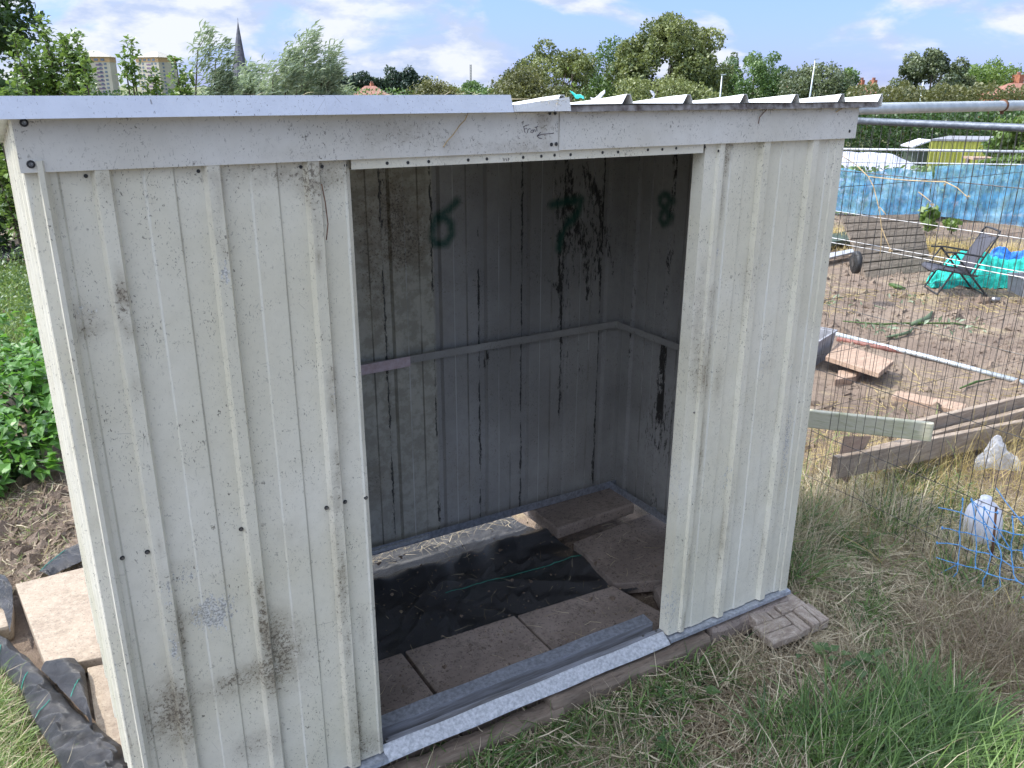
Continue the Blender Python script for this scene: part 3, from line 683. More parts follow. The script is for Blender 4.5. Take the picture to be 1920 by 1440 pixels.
# parquet tile
pq = empty('parquet_tile', (1.85, -.06, -.065), 'broken basket weave piece of split grey wood poking out under the right front corner', 'wood tile')
def pqc(u, v): return np.array([1.745+.245*u+.03*v, -.155+.045*(u-1)*-1*0-.012*u+.185*v, 0])
def batt(u0, v0, u1, v1, mat):
    g = .010; q = [pqc(u0+g, v0+g), pqc(u1-g, v0+g), pqc(u1-g, v1-g), pqc(u0+g, v1-g)]
    q = [p+np.array([random.uniform(-.003, .003), random.uniform(-.003, .003), 0]) for p in q]
    zt = -.030+random.uniform(-.005, .004)
    MB().hexa([p+np.array([0, 0, -.060]) for p in q], [p+np.array([0, 0, zt+random.uniform(-.003, .003)]) for p in q]).build('batten', mat, pq, bevel=.0025)
for k in range(2): batt(0, k*.25, .52, (k+1)*.25, 'parquet')
for k in range(3): batt(.52+k*.16, 0, .52+(k+1)*.16, .52, 'parquet2')
for k in range(3): batt(.05+k*.15, .5, .05+(k+1)*.15, .98, 'parquet2')
for k in range(2): batt(.5, .52+k*.24, .97, .52+(k+1)*.24, 'parquet')

# ------------------------------------------------------------------ membranes
def cloth(name, A, B, z, mat, label, nu=70, nv=30, amp=.012, seed=1, group=None, sc=18, zf=None):
    """sheet between polylines A and B (xy), smooth-wrinkled"""
    def samp(L, n):
        L = np.array(L, float); s = np.r_[0, np.cumsum(np.linalg.norm(np.diff(L, axis=0), axis=1))]; t = np.linspace(0, s[-1], n)
        return np.stack([np.interp(t, s, L[:, k]) for k in range(L.shape[1])], 1)
    a = samp(A, nu); b = samp(B, nu); t = np.linspace(0, 1, nv)[None, :, None]
    V = (a[:, None, :]*(1-t)+b[:, None, :]*t).reshape(-1, 2)
    n1 = vnoise(V, sc, seed); n2 = vnoise(V*np.array([1, .35]), sc*2.4, seed+1); n3 = vnoise(V, sc*5, seed+2)
    rd = lambda a: np.clip(1-np.abs(a)*2.6, 0, 1)**1.6
    zz = z+amp*np.abs(n1)*.7+amp*.25*n2+amp*.15*n3+amp*.9*rd(vnoise(V+.03*np.stack([n2, n1], 1), sc*.9, seed+5))+amp*.5*rd(vnoise(V+.02*np.stack([n1, n2], 1), sc*2., seed+6))
    tt = np.tile(np.linspace(0, 1, nv), nu)
    if zf is not None: zz = zz+zf(V, tt)
    V3 = np.column_stack([V, zz]); I = np.arange(nu*nv).reshape(nu, nv)
    Fc = np.stack([I[:-1, :-1], I[1:, :-1], I[1:, 1:], I[:-1, 1:]], -1).reshape(-1, 4)
    o = npmesh(name, V3, Fc, mat, None, smooth=True, loc=tuple(V3.mean(0)))
    props(o, label, 'ground membrane', group); o['_'] = 1; del o['_']
    return o, V3.reshape(nu, nv, 3)
def fold_z(V, tt):
    return .030*np.exp(-((V[:, 1]-.80)/.04)**2)*np.clip(.5+vnoise(V[:, :1]*1., 9, 77), 0, 1)-.022*np.clip((V[:, 1]-.84)/.1, 0, 1)
m1, mv1 = cloth('weed_membrane', [(.12, .36), (1.20, .35), (1.62, .33)], [(.10, 1.28), (.9, 1.25), (1.52, 1.16)], -.078, 'membrane', 'black woven weed membrane covering the floor inside the shed', 240, 160, .0085, 5, sc=8, zf=fold_z)
def gz_thread(pts, parent):
    MB().tube([tuple(p+np.array([0, 0, .0015])) for p in pts], .0009, 5).build('green_thread', 'rope', parent)
gz_thread(mv1[150:, 52], m1); gz_thread(mv1[108, 108:158:2], m1)
def q(x, y, z=-.05): return tuple(onz(x, y, z)[:2])
m2, mv2 = cloth('weed_membrane', [q(-90, 1215), q(0, 1250), q(38, 1292), q(62, 1345), q(85, 1385), q(118, 1440), q(160, 1530)],
                [q(-90, 1150), q(2, 1188), q(42, 1225), q(82, 1262), q(150, 1335), q(225, 1390), q(275, 1520)], -.052, 'membrane_dry',
                'shiny crumpled strip of black woven membrane beside the lit grass at bottom left', 160, 70, .012, 9, sc=10, zf=lambda V, t: .026*np.sin(PI*np.clip(t, 0, 1))**.6-.012)
for i in (35, 62, 88): gz_thread(mv2[i, 2:38:2], m2)
m3, _ = cloth('weed_membrane', [q(78, 1262), q(118, 1300), q(165, 1350), q(178, 1380)], [q(100, 1250), q(140, 1240), q(160, 1262), q(172, 1345)], -.042, 'membrane_dry',
              'small matt flap of black membrane below the big sunlit slab', 60, 40, .006, 15, sc=14, zf=lambda V, t: .02*np.sin(PI*t))
gz_thread(_[30, 2:28:2], m3)
m4, _ = cloth('weed_membrane', [q(-60, 1075), q(10, 1083), q(24, 1105), q(26, 1150)], [q(-60, 1150), q(-5, 1140), q(8, 1150), q(20, 1190)], -.04, 'membrane_dry',
              'torn dark membrane edge at the left border above the broken slab', 50, 30, .005, 25, sc=30)
m5, _ = cloth('weed_membrane', [q(62, 1085), q(90, 1055), q(115, 1035), q(170, 1010)], [q(95, 1082), q(120, 1068), q(150, 1055), q(200, 1030)], -.05, 'membrane_dry',
              'strip of black membrane showing behind the big sunlit slab', 60, 30, .004, 35, sc=30, zf=lambda V, t: .02*np.sin(PI*t))
gz_thread(_[4:36:2, 8], m5)

# ------------------------------------------------------------------ blades: grass, straw
def blades(P, L, az, el, w, curl, seg=4, tint=None, crook=0.):
    """P (n,3) roots, L length, az heading, el start elevation (rad), curl = elevation change along blade"""
    n = len(P); L = np.broadcast_to(L, n); w = np.broadcast_to(w, n); el = np.broadcast_to(el, n); curl = np.broadcast_to(curl, n)
    V = np.zeros((n, seg+1, 2, 3)); c = np.array(P, float).copy(); h = az.copy(); e = el.copy()
    roll = rng.uniform(-.9, .9, n)
    for k in range(seg+1):
        side = np.stack([-np.sin(h)*np.cos(roll), np.cos(h)*np.cos(roll), np.sin(roll)], 1)
        ww = w*(1-(k/seg)**2*.92)*.5
        V[:, k, 0] = c-side*ww[:, None]; V[:, k, 1] = c+side*ww[:, None]
        d = np.stack([np.cos(h)*np.cos(e), np.sin(h)*np.cos(e), np.sin(e)], 1)
        c = c+d*(L/seg)[:, None]; e = e+curl/seg; h = h+crook*rng.normal(size=n)/seg
    B = (np.arange(n)*(seg+1)*2)[:, None]
    Fc = np.concatenate([B+np.array([[2*k, 2*k+1, 2*k+3, 2*k+2]]) for k in range(seg)], 0)
    V = V.reshape(-1, 3)
    t = np.repeat(tint if tint is not None else rng.uniform(0, 1, n), (seg+1)*2)
    return V, Fc, t
def join(parts):
    Vs, Fs, Ts, n = [], [], [], 0
    for V, Fc, t in parts: Vs.append(V); Fs.append(Fc+n); Ts.append(t); n += len(V)
    return np.concatenate(Vs), np.concatenate(Fs), np.concatenate(Ts)
def stuff(name, parts, mat, label, floor=True):
    V, Fc, t = join(parts)
    if floor:
        g = gz(V[:, 0], V[:, 1])+.004; V[:, 2] = np.maximum(V[:, 2], g-.02)
    o = npmesh(name, V, Fc, mat, None, {'tint': t}); return props(o, label, None, None, 'stuff')
def scatter(n, x0, x1, y0, y1, keep=None):
    x = rng.uniform(x0, x1, n); y = rng.uniform(y0, y1, n)
    if keep is not None: k = keep(x, y); x, y = x[k], y[k]
    return np.stack([x, y, gzn(x, y)], 1)
def outside(x, y, m=.0):
    a = (x > -.06-m)*(x < 2.0+m)*(y > -.01-m)*(y < 1.3+m)
    slabL = (x > -.23)*(x < .1)*(y > .25)*(y < 1.42)
    return ~(a.astype(bool) | slabL.astype(bool))
def front_keep(x, y):
    inparq = (x > 1.73)*(x < 2.02)*(y > -.17)*(y < .04)
    return outside(x, y)*(rng.uniform(size=len(x)) < np.clip(1.1-np.maximum(0, -y-.95)*2, 0, 1))*~inparq.astype(bool)
def dens(x, y, s, seed): return vnoise(np.stack([x, y], 1), s, seed)
# near ground cover in front and to the right of the shed
def mk_cover():
    gp, sp = [], []
    P = scatter(95000, .35, 3.4, -1.05, .62, front_keep)
    k = dens(P[:, 0], P[:, 1], 3.2, 51)+.6*dens(P[:, 0], P[:, 1], 11, 52)
    # green where k is high (also beside the sill), straw elsewhere
    near = np.exp(-((P[:, 1]+.13)/.12)**2)*(P[:, 0] < 1.7)*.9
    g = (k+near+.55*(P[:, 0] < 1.25) > .25); A = P[g]; A = A[rng.uniform(size=len(A)) < .5]
    n = len(A)
    gp.append(blades(A, rng.uniform(.03, .13, n), rng.uniform(0, 6.28, n), rng.uniform(.05, 1.1, n), rng.uniform(.0024, .006, n), rng.uniform(-1.6, -.3, n), 4,
                     np.clip(rng.normal(.45, .28, n), 0, 1), .5))
    Bp = P[rng.uniform(size=len(P)) < np.where(g, .4, .95)]; n = len(Bp); Bp[:, 2] += rng.uniform(0, .034, n)
    main = .55+1.2*dens(Bp[:, 0], Bp[:, 1], 1.7, 77)
    lb = dens(Bp[:, 0], Bp[:, 1], 5, 91)
    sp.append(blades(Bp, rng.uniform(.03, .15, n), main+rng.normal(0, 1.0, n)+PI*(rng.uniform(size=n) < .5), rng.normal(.04, .2, n), rng.uniform(.0016, .0042, n), rng.normal(-.12, .3, n), 4,
                     np.clip(np.where(rng.uniform(size=n) < .42, rng.normal(.85, .14, n), rng.normal(.22, .16, n))+.15*lb, 0, 1), .6))
    return gp, sp
gp, sp = mk_cover()
# hay heaps
for cx, cy, r, h, n, tb in [(1.10, -.215, .15, .035, 2300, .3), (1.64, -.13, .13, .05, 1800, .42), (2.34, -.50, .30, .10, 9000, .10), (2.15, .02, .25, .04, 2600, .45), (.93, -.33, .12, .03, 900, .35), (2.55, .05, .3, .05, 3000, .35), (1.9, -.3, .2, .03, 2000, .5)]:
    a = rng.uniform(0, 6.28, n); rr = r*np.sqrt(rng.uniform(0, 1, n)); P = np.stack([cx+rr*np.cos(a), cy+rr*np.sin(a)], 1)
    z = gz(P[:, 0], P[:, 1])+h*np.exp(-(rr/r/.6)**2)*rng.uniform(.2, 1.1, n)
    k = outside(P[:, 0], P[:, 1], .0); P = np.column_stack([P, z])[k]; n = len(P)
    sp.append(blades(P, rng.uniform(.025, .11, n), rng.uniform(0, 6.28, n), rng.normal(.15, .35, n), rng.uniform(.0009, .0020, n), rng.normal(-.3, .6, n), 4, np.clip(rng.normal(tb, .2, n), 0, 1), 1.1))
# tall tuft of long green grass, bottom right
def tuft(cx, cy, r, n, L, az0, spread, el=(.5, 1.3), curl=(-1.7, -.5), w=(.0024, .0062), tm=.42, z=None):
    a = rng.uniform(0, 6.28, n); rr = r*np.sqrt(rng.uniform(0, 1, n)); x = cx+rr*np.cos(a); y = cy+rr*np.sin(a)
    P = np.stack([x, y, gz(x, y) if z is None else np.full(n, z)], 1)
    return blades(P, rng.uniform(L*.5, L, n), rng.normal(az0, spread, n), rng.uniform(*el, n), rng.uniform(*w, n), rng.uniform(*curl, n), 6, np.clip(rng.normal(tm, .22, n), 0, 1), .25)
tg = [tuft(1.62, -.57, .16, 900, .26, -.2, .9), tuft(1.86, -.60, .14, 600, .26, .2, .9), tuft(1.50, -.42, .10, 260, .20, .6, 1.2), tuft(1.80, -.76, .15, 500, .24, 0, 1.0, tm=.6),
      tuft(1.35, -.55, .12, 300, .15, 1, 2), tuft(.80, -.11, .05, 90, .15, -1.2, 1.2), tuft(1.02, -.12, .05, 90, .13, -1.2, 1.2), tuft(1.32, -.10, .05, 90, .14, -1.4, 1.2), tuft(1.18, -.35, .1, 160, .12, 0, 2),
      tuft(.62, -.12, .05, 70, .12, -1, 1.4), tuft(2.30, .16, .09, 60, .20, 0, 2), tuft(2.48, .10, .09, 80, .28, 1, 2), tuft(2.12, -.22, .12, 160, .12, 0, 2), tuft(2.6, -.2, .1, 160, .18, 0, 2), tuft(2.22, .42, .12, 90, .3, 0, 2),
      tuft(2.12, .10, .07, 120, .26, .5, 2), tuft(2.1, .28, .08, 140, .3, .5, 2), tuft(2.45, .32, .08, 120, .3, 0, 2), tuft(2.75, .15, .08, 100, .3, 0, 2)]+[tuft(x_, -.12+random.uniform(-.03, .02), .035, 34, random.uniform(.07, .15), -1.3, 1.6) for x_ in np.arange(.55, 1.75, .09)]
stuff('grass', gp+tg, 'grass', 'green grass growing in front of the shed and along the door sill')
def stalks(cx, cy, r, n, L, tm, w=(.0014, .003), el=(.4, 1.35)):
    a = rng.uniform(0, 6.28, n); rr = r*np.sqrt(rng.uniform(0, 1, n)); x = cx+rr*np.cos(a); y = cy+rr*np.sin(a)
    return blades(np.stack([x, y, gz(x, y)], 1), rng.uniform(L*.4, L, n), rng.uniform(0, 6.28, n), rng.uniform(*el, n), rng.uniform(*w, n), rng.uniform(-1.2, .1, n), 5, np.clip(rng.normal(tm, .22, n), 0, 1), .5)
for a in [(2.20, .20, .16, 500, .30, .6), (2.45, .40, .22, 700, .34, .65), (2.75, .25, .2, 500, .34, .7), (2.10, .45, .1, 200, .34, .5), (2.75, -.1, .15, 300, .26, .55), (2.36, -.50, .26, 1500, .22, .18), (2.05, -.42, .18, 500, .16, .45), (1.3, -.3, .3, 500, .14, .7), (1.66, -.62, .3, 420, .24, .75), (1.9, -.1, .2, 400, .14, .6)]: sp.append(stalks(*a))
stuff('straw', sp, 'straw', 'dry cut straw and hay lying over the grass in front of the shed')
# lit grass bottom left
EA = np.array([q(-90, 1215), q(0, 1250), q(38, 1292), q(62, 1345), q(85, 1385), q(118, 1440), q(160, 1530)])[::-1]
P = scatter(11000, -.62, .1, .20, .95, lambda x, y: x < np.interp(y, EA[:, 1], EA[:, 0])-.025)
n = len(P)
gl = [blades(P, rng.uniform(.04, .13, n), rng.normal(-.5, .9, n), rng.uniform(.3, 1.3, n), rng.uniform(.0018, .0036, n), rng.uniform(-1.5, -.3, n), 5, np.clip(rng.normal(.35, .34, n), 0, 1), .4)]
P = scatter(4200, -1.1, -.02, 1.45, 2.4); n = len(P)
gl.append(blades(P[:1500], rng.uniform(.02, .07, 1500), rng.uniform(0, 6.28, 1500), rng.uniform(.2, 1.2, 1500), .0025, -1., 4, None, .5))
P = scatter(9000, -1.4, .3, 3.9, 7.5); n = len(P)
gl.append(blades(P, rng.uniform(.08, .26, n), rng.uniform(0, 6.28, n), rng.uniform(.5, 1.4, n), rng.uniform(.005, .012, n), rng.uniform(-1.2, -.2, n), 4, None, .5))
stuff('grass', gl, 'grass_b', 'bright sunlit grass at the left of the shed')
P = scatter(3000, -.9, .02, 1.42, 2.35); n = len(P); P[:, 2] += rng.uniform(0, .015, n)
sl = [blades(P, rng.uniform(.02, .09, n), rng.uniform(0, 6.28, n), rng.normal(.1, .3, n), rng.uniform(.0015, .005, n), rng.normal(0, .5, n), 3, np.clip(rng.normal(.22, .25, n), 0, 1), .8)]
P = scatter(2600, -.6, -.02, .25, .95, lambda x, y: x < np.interp(y, EA[:, 1], EA[:, 0])-.03); n = len(P); P[:, 2] += .02
sl.append(blades(P, rng.uniform(.04, .13, n), rng.normal(0, 1, n), rng.normal(.4, .3, n), .002, rng.normal(-.4, .4, n), 4, np.clip(rng.normal(.6, .2, n), 0, 1), .6))
P = scatter(500, .3, 1.95, .42, 1.2, lambda x, y: rng.uniform(size=len(x)) < .5); n = len(P); P[:, 2] = -.052+rng.uniform(0, .004, n)
P = np.stack([rng.uniform(.3, 1.5, 900), rng.uniform(.93, 1.2, 900), rng.uniform(-.085, -.06, 900)], 1); n = len(P)
sl.append(blades(P, rng.uniform(.03, .12, n), rng.uniform(0, 6.28, n), rng.normal(.1, .2, n), .0018, rng.normal(0, .4, n), 3, np.clip(rng.normal(.6, .2, n), 0, 1), .8))
stuff('straw', sl, 'straw', 'straw and wood chips on the soil left of and behind the shed')
# golden weeds beyond the right fence and straw over the plot
wp = []
P = scatter(5200, 2.35, 4.6, -.9, .50, lambda x, y: (x-2.65+.3 > 0)*(rng.uniform(size=len(x)) < np.clip(.2+(x-2.6)*.9, 0, 1)).astype(bool)); n = len(P)
wp.append(blades(P, rng.uniform(.08, .30, n), rng.uniform(0, 6.28, n), rng.uniform(.6, 1.45, n), rng.uniform(.0015, .0035, n), rng.uniform(-1.0, -.1, n), 5, np.clip(rng.normal(.55, .25, n), 0, 1), .4))
P = scatter(5000, 2.2, 3.6, .25, 1.1, lambda x, y: rng.uniform(size=len(x)) < .8); n = len(P); P[:, 2] += rng.uniform(0, .02, n)
wp.append(blades(P, rng.uniform(.03, .14, n), rng.uniform(0, 6.28, n), rng.normal(.1, .3, n), .002, rng.normal(0, .5, n), 4, np.clip(rng.normal(.65, .2, n), 0, 1), .8))
P = scatter(15000, 2.6, 10.5, .6, 6.5, lambda x, y: (dens(x, y, 1.6, 5)+.35*dens(x, y, 6, 6) > .28)); n = len(P); P[:, 2] += rng.uniform(0, .012, n)
dd = np.hypot(P[:, 0], P[:, 1])
wp.append(blades(P, rng.uniform(.04, .17, n), rng.normal(2.4, .9, n), rng.normal(.05, .18, n), .0012*dd**.6+.001, rng.normal(0, .3, n), 3, np.clip(rng.normal(.6, .25, n), 0, 1), .7))
# standing straw grass at the foot of the blue netting
def foot(n, h, off, w):
    t = rng.uniform(-.5, 1.6, n); a = np.array([8.35, 4.95]); b = np.array([9.2, 3.1])
    xy = a+(b-a)*t[:, None]-np.array([.9, .42])*rng.uniform(off[0], off[1], n)[:, None]
    P = np.column_stack([xy, gz(xy[:, 0], xy[:, 1])])
    return blades(P, rng.uniform(h*.4, h, n), rng.uniform(0, 6.28, n), rng.uniform(.5, 1.4, n), w, rng.uniform(-1.2, 0, n), 4, np.clip(rng.normal(.7, .2, n), 0, 1), .5)
wp += [foot(5200, .22, (.02, .55), .007), foot(2500, .12, (.4, 1.1), .006)]
stuff('straw', wp, 'weedgold', 'golden dead grass and straw over the sunny plot beyond the mesh fence')
gw = []
P = scatter(2600, 2.2, 4.6, -.9, .95, lambda x, y: dens(x, y, 4, 9) > .1); n = len(P)
gw.append(blades(P, rng.uniform(.05, .22, n), rng.uniform(0, 6.28, n), rng.uniform(.5, 1.4, n), .003, rng.uniform(-1.2, -.2, n), 5, None, .4))
P = scatter(500, 4, 9, .9, 5, lambda x, y: dens(x, y, 1.4, 29) > .62); n = len(P)
gw.append(blades(P, rng.uniform(.04, .12, n), rng.uniform(0, 6.28, n), rng.uniform(.1, .8, n), .009, rng.uniform(-1.2, -.2, n), 4, None, .4))
stuff('grass', gw, 'grass_b', 'scattered green weeds along the mesh fence')

def clods(name, P, size, mat, label):
    n = len(P); size = np.broadcast_to(size, n)
    base = np.array([[1, 0, -.5], [-.5, .87, -.5], [-.5, -.87, -.5], [.1, .1, .8], [.7, .7, .2], [-.8, 0, .3]])
    V = P[:, None, :]+(base[None]+rng.normal(0, .25, (n, 6, 3)))*size[:, None, None]*np.array([1, 1, .7])
    f = np.array([[0, 1, 4], [1, 5, 3], [5, 2, 3], [2, 0, 3], [0, 4, 3], [4, 1, 3], [1, 2, 5], [0, 2, 1]])
    Fc = (np.arange(n)*6)[:, None, None]+f[None]
    return props(npmesh(name, V.reshape(-1, 3), Fc.reshape(-1, 3), mat, None), label, None, None, 'stuff')
P = scatter(9000, 2.7, 9.5, .5, 6, lambda x, y: dens(x, y, 2.2, 15)+.5*dens(x, y, 7, 16) > -.15)
clods('soil_clods', P, rng.gamma(2., .0095, len(P)), 'ground', 'clods and small stones on the sunny plot')
P = scatter(5000, -1., .0, 1.45, 2.6)
clods('soil_clods', P, rng.gamma(2., .007, len(P)), 'ground', 'dark soil crumbs beside the potato bed')
P = scatter(900, .42, 1.95, .06, .9); P[:, 2] = -.043+.002
clods('floor_grit', P, rng.gamma(2., .0011, len(P)), 'ground', 'grit and dried mud on the shed floor')
P = scatter(420, .30, 1.9, .1, 1.1); P[:, 2] = np.where(P[:, 1] > .95, -.088, -.040); n = len(P)
stuff('straw', [blades(P, rng.uniform(.01, .07, n), rng.uniform(0, 6.28, n), rng.normal(.03, .1, n), .0013, rng.normal(0, .2, n), 3, None, .8)], 'straw', 'loose straw on the slabs and membrane inside the shed', floor=False)

# ------------------------------------------------------------------ leafy plants
def leafquads(C, size, nrm=None, aspect=.55, droop=.25, tint=None, dirs=None):
    """folded 6-point leaves: C (n,3) bases"""
    n = len(C); size = np.broadcast_to(size, n)
    d = rng.normal(size=(n, 3)) if dirs is None else dirs+rng.normal(size=(n, 3))*.35
    d /= np.linalg.norm(d, axis=1)[:, None]
    u = rng.normal(size=(n, 3))*.5+np.array([0, 0, 1.]) if nrm is None else nrm
    s = np.cross(d, u); s /= (np.linalg.norm(s, axis=1)[:, None]+1e-9); u = np.cross(s, d)
    L = size[:, None]; Wd = L*aspect*.5
    p0 = C; p1 = C+d*L*.45+s*Wd+u*L*.10; p2 = C+d*L-u*L*droop; p3 = C+d*L*.45-s*Wd+u*L*.10; pm = C+d*L*.5
    V = np.stack([p0, p1, p2, pm, p3], 1).reshape(-1, 3); B = (np.arange(n)*5)[:, None]
    Fc = np.concatenate([B+np.array([[0, 1, 2, 3]]), B+np.array([[0, 3, 2, 4]])], 0)
    t = np.repeat(np.clip(tint if tint is not None else rng.uniform(0, 1, n), 0, 1), 5)
    return V, Fc, t
def simpleleaf(C, size, aspect=.7, tint=None, up=.3):
    n = len(C); size = np.broadcast_to(size, n)
    d = rng.normal(size=(n, 3)); d /= np.linalg.norm(d, axis=1)[:, None]
    u = rng.normal(size=(n, 3))+np.array([0, 0, up*3]); s = np.cross(d, u); s /= np.linalg.norm(s, axis=1)[:, None]
    L = size[:, None]/2; Wd = L*aspect
    V = np.stack([C-d*L, C+s*Wd, C+d*L, C-s*Wd], 1).reshape(-1, 3); B = (np.arange(n)*4)[:, None]
    return V, B+np.array([[0, 1, 2, 3]]), np.repeat(np.clip(tint if tint is not None else rng.uniform(0, 1, n), 0, 1), 4)
def plant_tree(name, base, height, crown_c, crown_r, mat, label, cat, group=None, nl=5000, ls=.3, lobes=26, lobe_r=.33, trunk_r=.25, low=0., aspect=.75, ragged=.18, thin=0., seed=None, tintvar=.18, leafname='crown'):
    """tapered trunk with limbs and a crown of leaf clumps gathered in uneven lobes"""
    global rng
    if seed is not None: rng = np.random.default_rng(seed)
    base = np.array(base, float); cc = np.array(crown_c, float); cr = np.array(crown_r, float)
    t = empty(name, base, label, cat, group)
    dirs = rng.normal(size=(lobes, 3)); dirs /= np.linalg.norm(dirs, axis=1)[:, None]; dirs[:, :2] *= (1+.28*(1-np.abs(dirs[:, 2])))[:, None]
    rad = rng.uniform(.35, .95, lobes)**.6
    LC = cc+dirs*rad[:, None]*cr*(1-lobe_r*.55)
    LR_ = lobe_r*rng.uniform(.55, 1.25, lobes)
    per = rng.multinomial(nl, (LR_**2)/(LR_**2).sum())
    C, T = [], []
    for i in range(lobes):
        m = per[i]; v = rng.normal(size=(m, 3)); v /= np.linalg.norm(v, axis=1)[:, None]
        r = rng.uniform(.45, 1.0, m)**.5*(1+ragged*rng.normal(size=m)*.6)
        C.append(LC[i]+v*r[:, None]*LR_[i]*cr*np.array([1, 1, .85])); T.append(np.full(m, .5+rng.normal()*tintvar)+rng.normal(size=m)*.2+.12*v[:, 2])
    C = np.concatenate(C); T = np.concatenate(T)
    k = C[:, 2] > base[2]+low; C, T = C[k], T[k]
    if thin: kk = vnoise(C/cr.mean(), 6, 3) > -1+thin; C, T = C[kk], T[kk]
    V, Fc, tt = simpleleaf(C, ls*rng.uniform(.6, 1.3, len(C)), aspect, T)
    npmesh(leafname, V, Fc, mat, t, {'tint': tt})
    mb = MB(); top = cc+np.array([0, 0, cr[2]*.35])
    mb.tube([base-np.array([0, 0, .1]), base*.6+np.array([*cc[:2], cc[2]-cr[2]*.5])*.4, np.array([*cc[:2], cc[2]]), top], [trunk_r, trunk_r*.75, trunk_r*.45, trunk_r*.15], 8)
    for i in rng.choice(lobes, min(lobes, 9), replace=False):
        s = base*.35+cc*.65; s = s+np.array([0, 0, rng.uniform(-.3, .2)*cr[2]]); m = (s+LC[i])/2+rng.normal(size=3)*cr*.06
        mb.tube([s, m, LC[i]], [trunk_r*.35, trunk_r*.22, trunk_r*.07], 5)
    mb.build('trunk', 'bark', t)
    return t
def ptree(px0, px1, ytop, d, mat, label, cat='tree', dd=None, seed=1, nl=6000, ls=None, group='trees beyond the allotment', name='deciduous_tree', lobes=26, lobe_r=.33, ybot=None, thin=0., ragged=.18, tintvar=.18, asp=.75):
    cx = (px0+px1)/2; P = at(cx, ytop, d); w = (px1-px0)/FOC*d; gzz = float(gz(P[0], P[1]))
    h = P[2]-gzz; lowz = gzz+.12*h if ybot is None else at(cx, ybot, d)[2]
    rz = (P[2]-lowz)/2; c = (P[0], P[1], lowz+rz); nl = int(nl*2.0); lobe_r = lobe_r*1.15; w *= 1.14
    return plant_tree(name, (P[0], P[1], gzz), h, c, (w/2, w/2*(dd or .8), rz), mat, label, cat, group, nl, (ls or d*.0026)*1.15, lobes, lobe_r, max(.08, w*.025), 0, asp, ragged, thin, seed, tintvar)
GT = 'trees beyond the allotment'
ptree(1168, 1362, 18, 100, 'leaf_maple', 'tallest olive green maple, right of centre on the skyline', seed=121, nl=22000, lobes=110, lobe_r=.2, ls=.30, tintvar=.26)
ptree(970, 1120, 70, 100, 'leaf_maple', 'spreading golden green tree with open branches left of the tallest maple', seed=22, nl=7000, lobes=46, lobe_r=.21, thin=.3, tintvar=.25, ls=.28)
ptree(1090, 1215, 72, 108, 'leaf_mid', 'darker bushy tree squeezed between the spreading tree and the tallest maple', seed=23, nl=5000, lobes=24)
ptree(1140, 1330, 122, 92, 'leaf_maple', 'low pale maple scrub in front of the tallest tree', seed=24, nl=7000, lobes=36, name='scrub_tree')
ptree(943, 1000, 104, 170, 'leaf_far', 'small dark round tree far off left of the spreading tree', seed=25, nl=2500, lobes=14)
ptree(905, 1040, 122, 80, 'leaf_olive', 'pale olive willow bush below the small dark tree', seed=26, nl=6000, lobes=30, name='willow_bush', ragged=.35)
ptree(1352, 1487, 80, 118, 'leaf_mid', 'rounded mid green tree right of the tallest maple', seed=27, nl=9000, lobes=60, lobe_r=.2, tintvar=.22, ls=.26)
ptree(1345, 1400, 92, 124, 'leaf_grey', 'small dark branch crown showing left of the rounded mid green tree', seed=127, nl=1500, lobes=10, thin=.5)
ptree(1478, 1596, 106, 112, 'leaf_grey', 'grey green tree behind the taller lamp post', seed=28, nl=7000, lobes=34, thin=.2)
ptree(1560, 1632, 112, 122, 'leaf_mid', 'narrow leaning tree behind the twin chimneys', seed=29, nl=3500, lobes=20, thin=.3)
ptree(1692, 1822, 82, 110, 'leaf_grey', 'dense grey green sycamore standing alone right of the grey roof', seed=30, nl=11000, lobes=75, lobe_r=.18, tintvar=.25, ls=.30)
ptree(1805, 1918, 100, 118, 'leaf_light', 'light green tree at the right end of the skyline', seed=31, nl=7000, lobes=34)
ptree(752, 806, 120, 190, 'leaf_far', 'dark dome topped tree left of the thin mast', seed=32, nl=3000, lobes=14)
for i, (a, b, y) in enumerate([(560, 640, 118), (610, 680, 120), (660, 722, 126), (705, 765, 124), (735, 790, 138)]):
    ptree(a, b, y, 185+i*3, 'leaf_far', ['blackish green tree behind the silver willow, leftmost of the dark row', 'blackish green tree, second in the dark row behind the willow tips', 'blackish green tree behind the red roofed cottage chimney',
          'blackish green tree just right of the cottage roof', 'low blackish green tree under the dome topped one'][i], seed=40+i, nl=3000, lobes=18, group='dark trees in a row')
ptree(768, 865, 142, 95, 'leaf_olive', 'pale bushy willow right of the red roofed cottage', seed=50, nl=6000, lobes=34, ragged=.35, name='willow_bush')
for i, (a, b, y) in enumerate([(845, 930, 150), (905, 990, 146), (820, 900, 156)]):
    ptree(a, b, y, 150+8*i, 'leaf_mid', ['low green bush to the left under the mast', 'low green bush to the right of the mast', 'low green bush furthest left of the mast'][i], seed=52+i, nl=2200, lobes=16, name='bush', cat='bush', group='bushes under the mast')
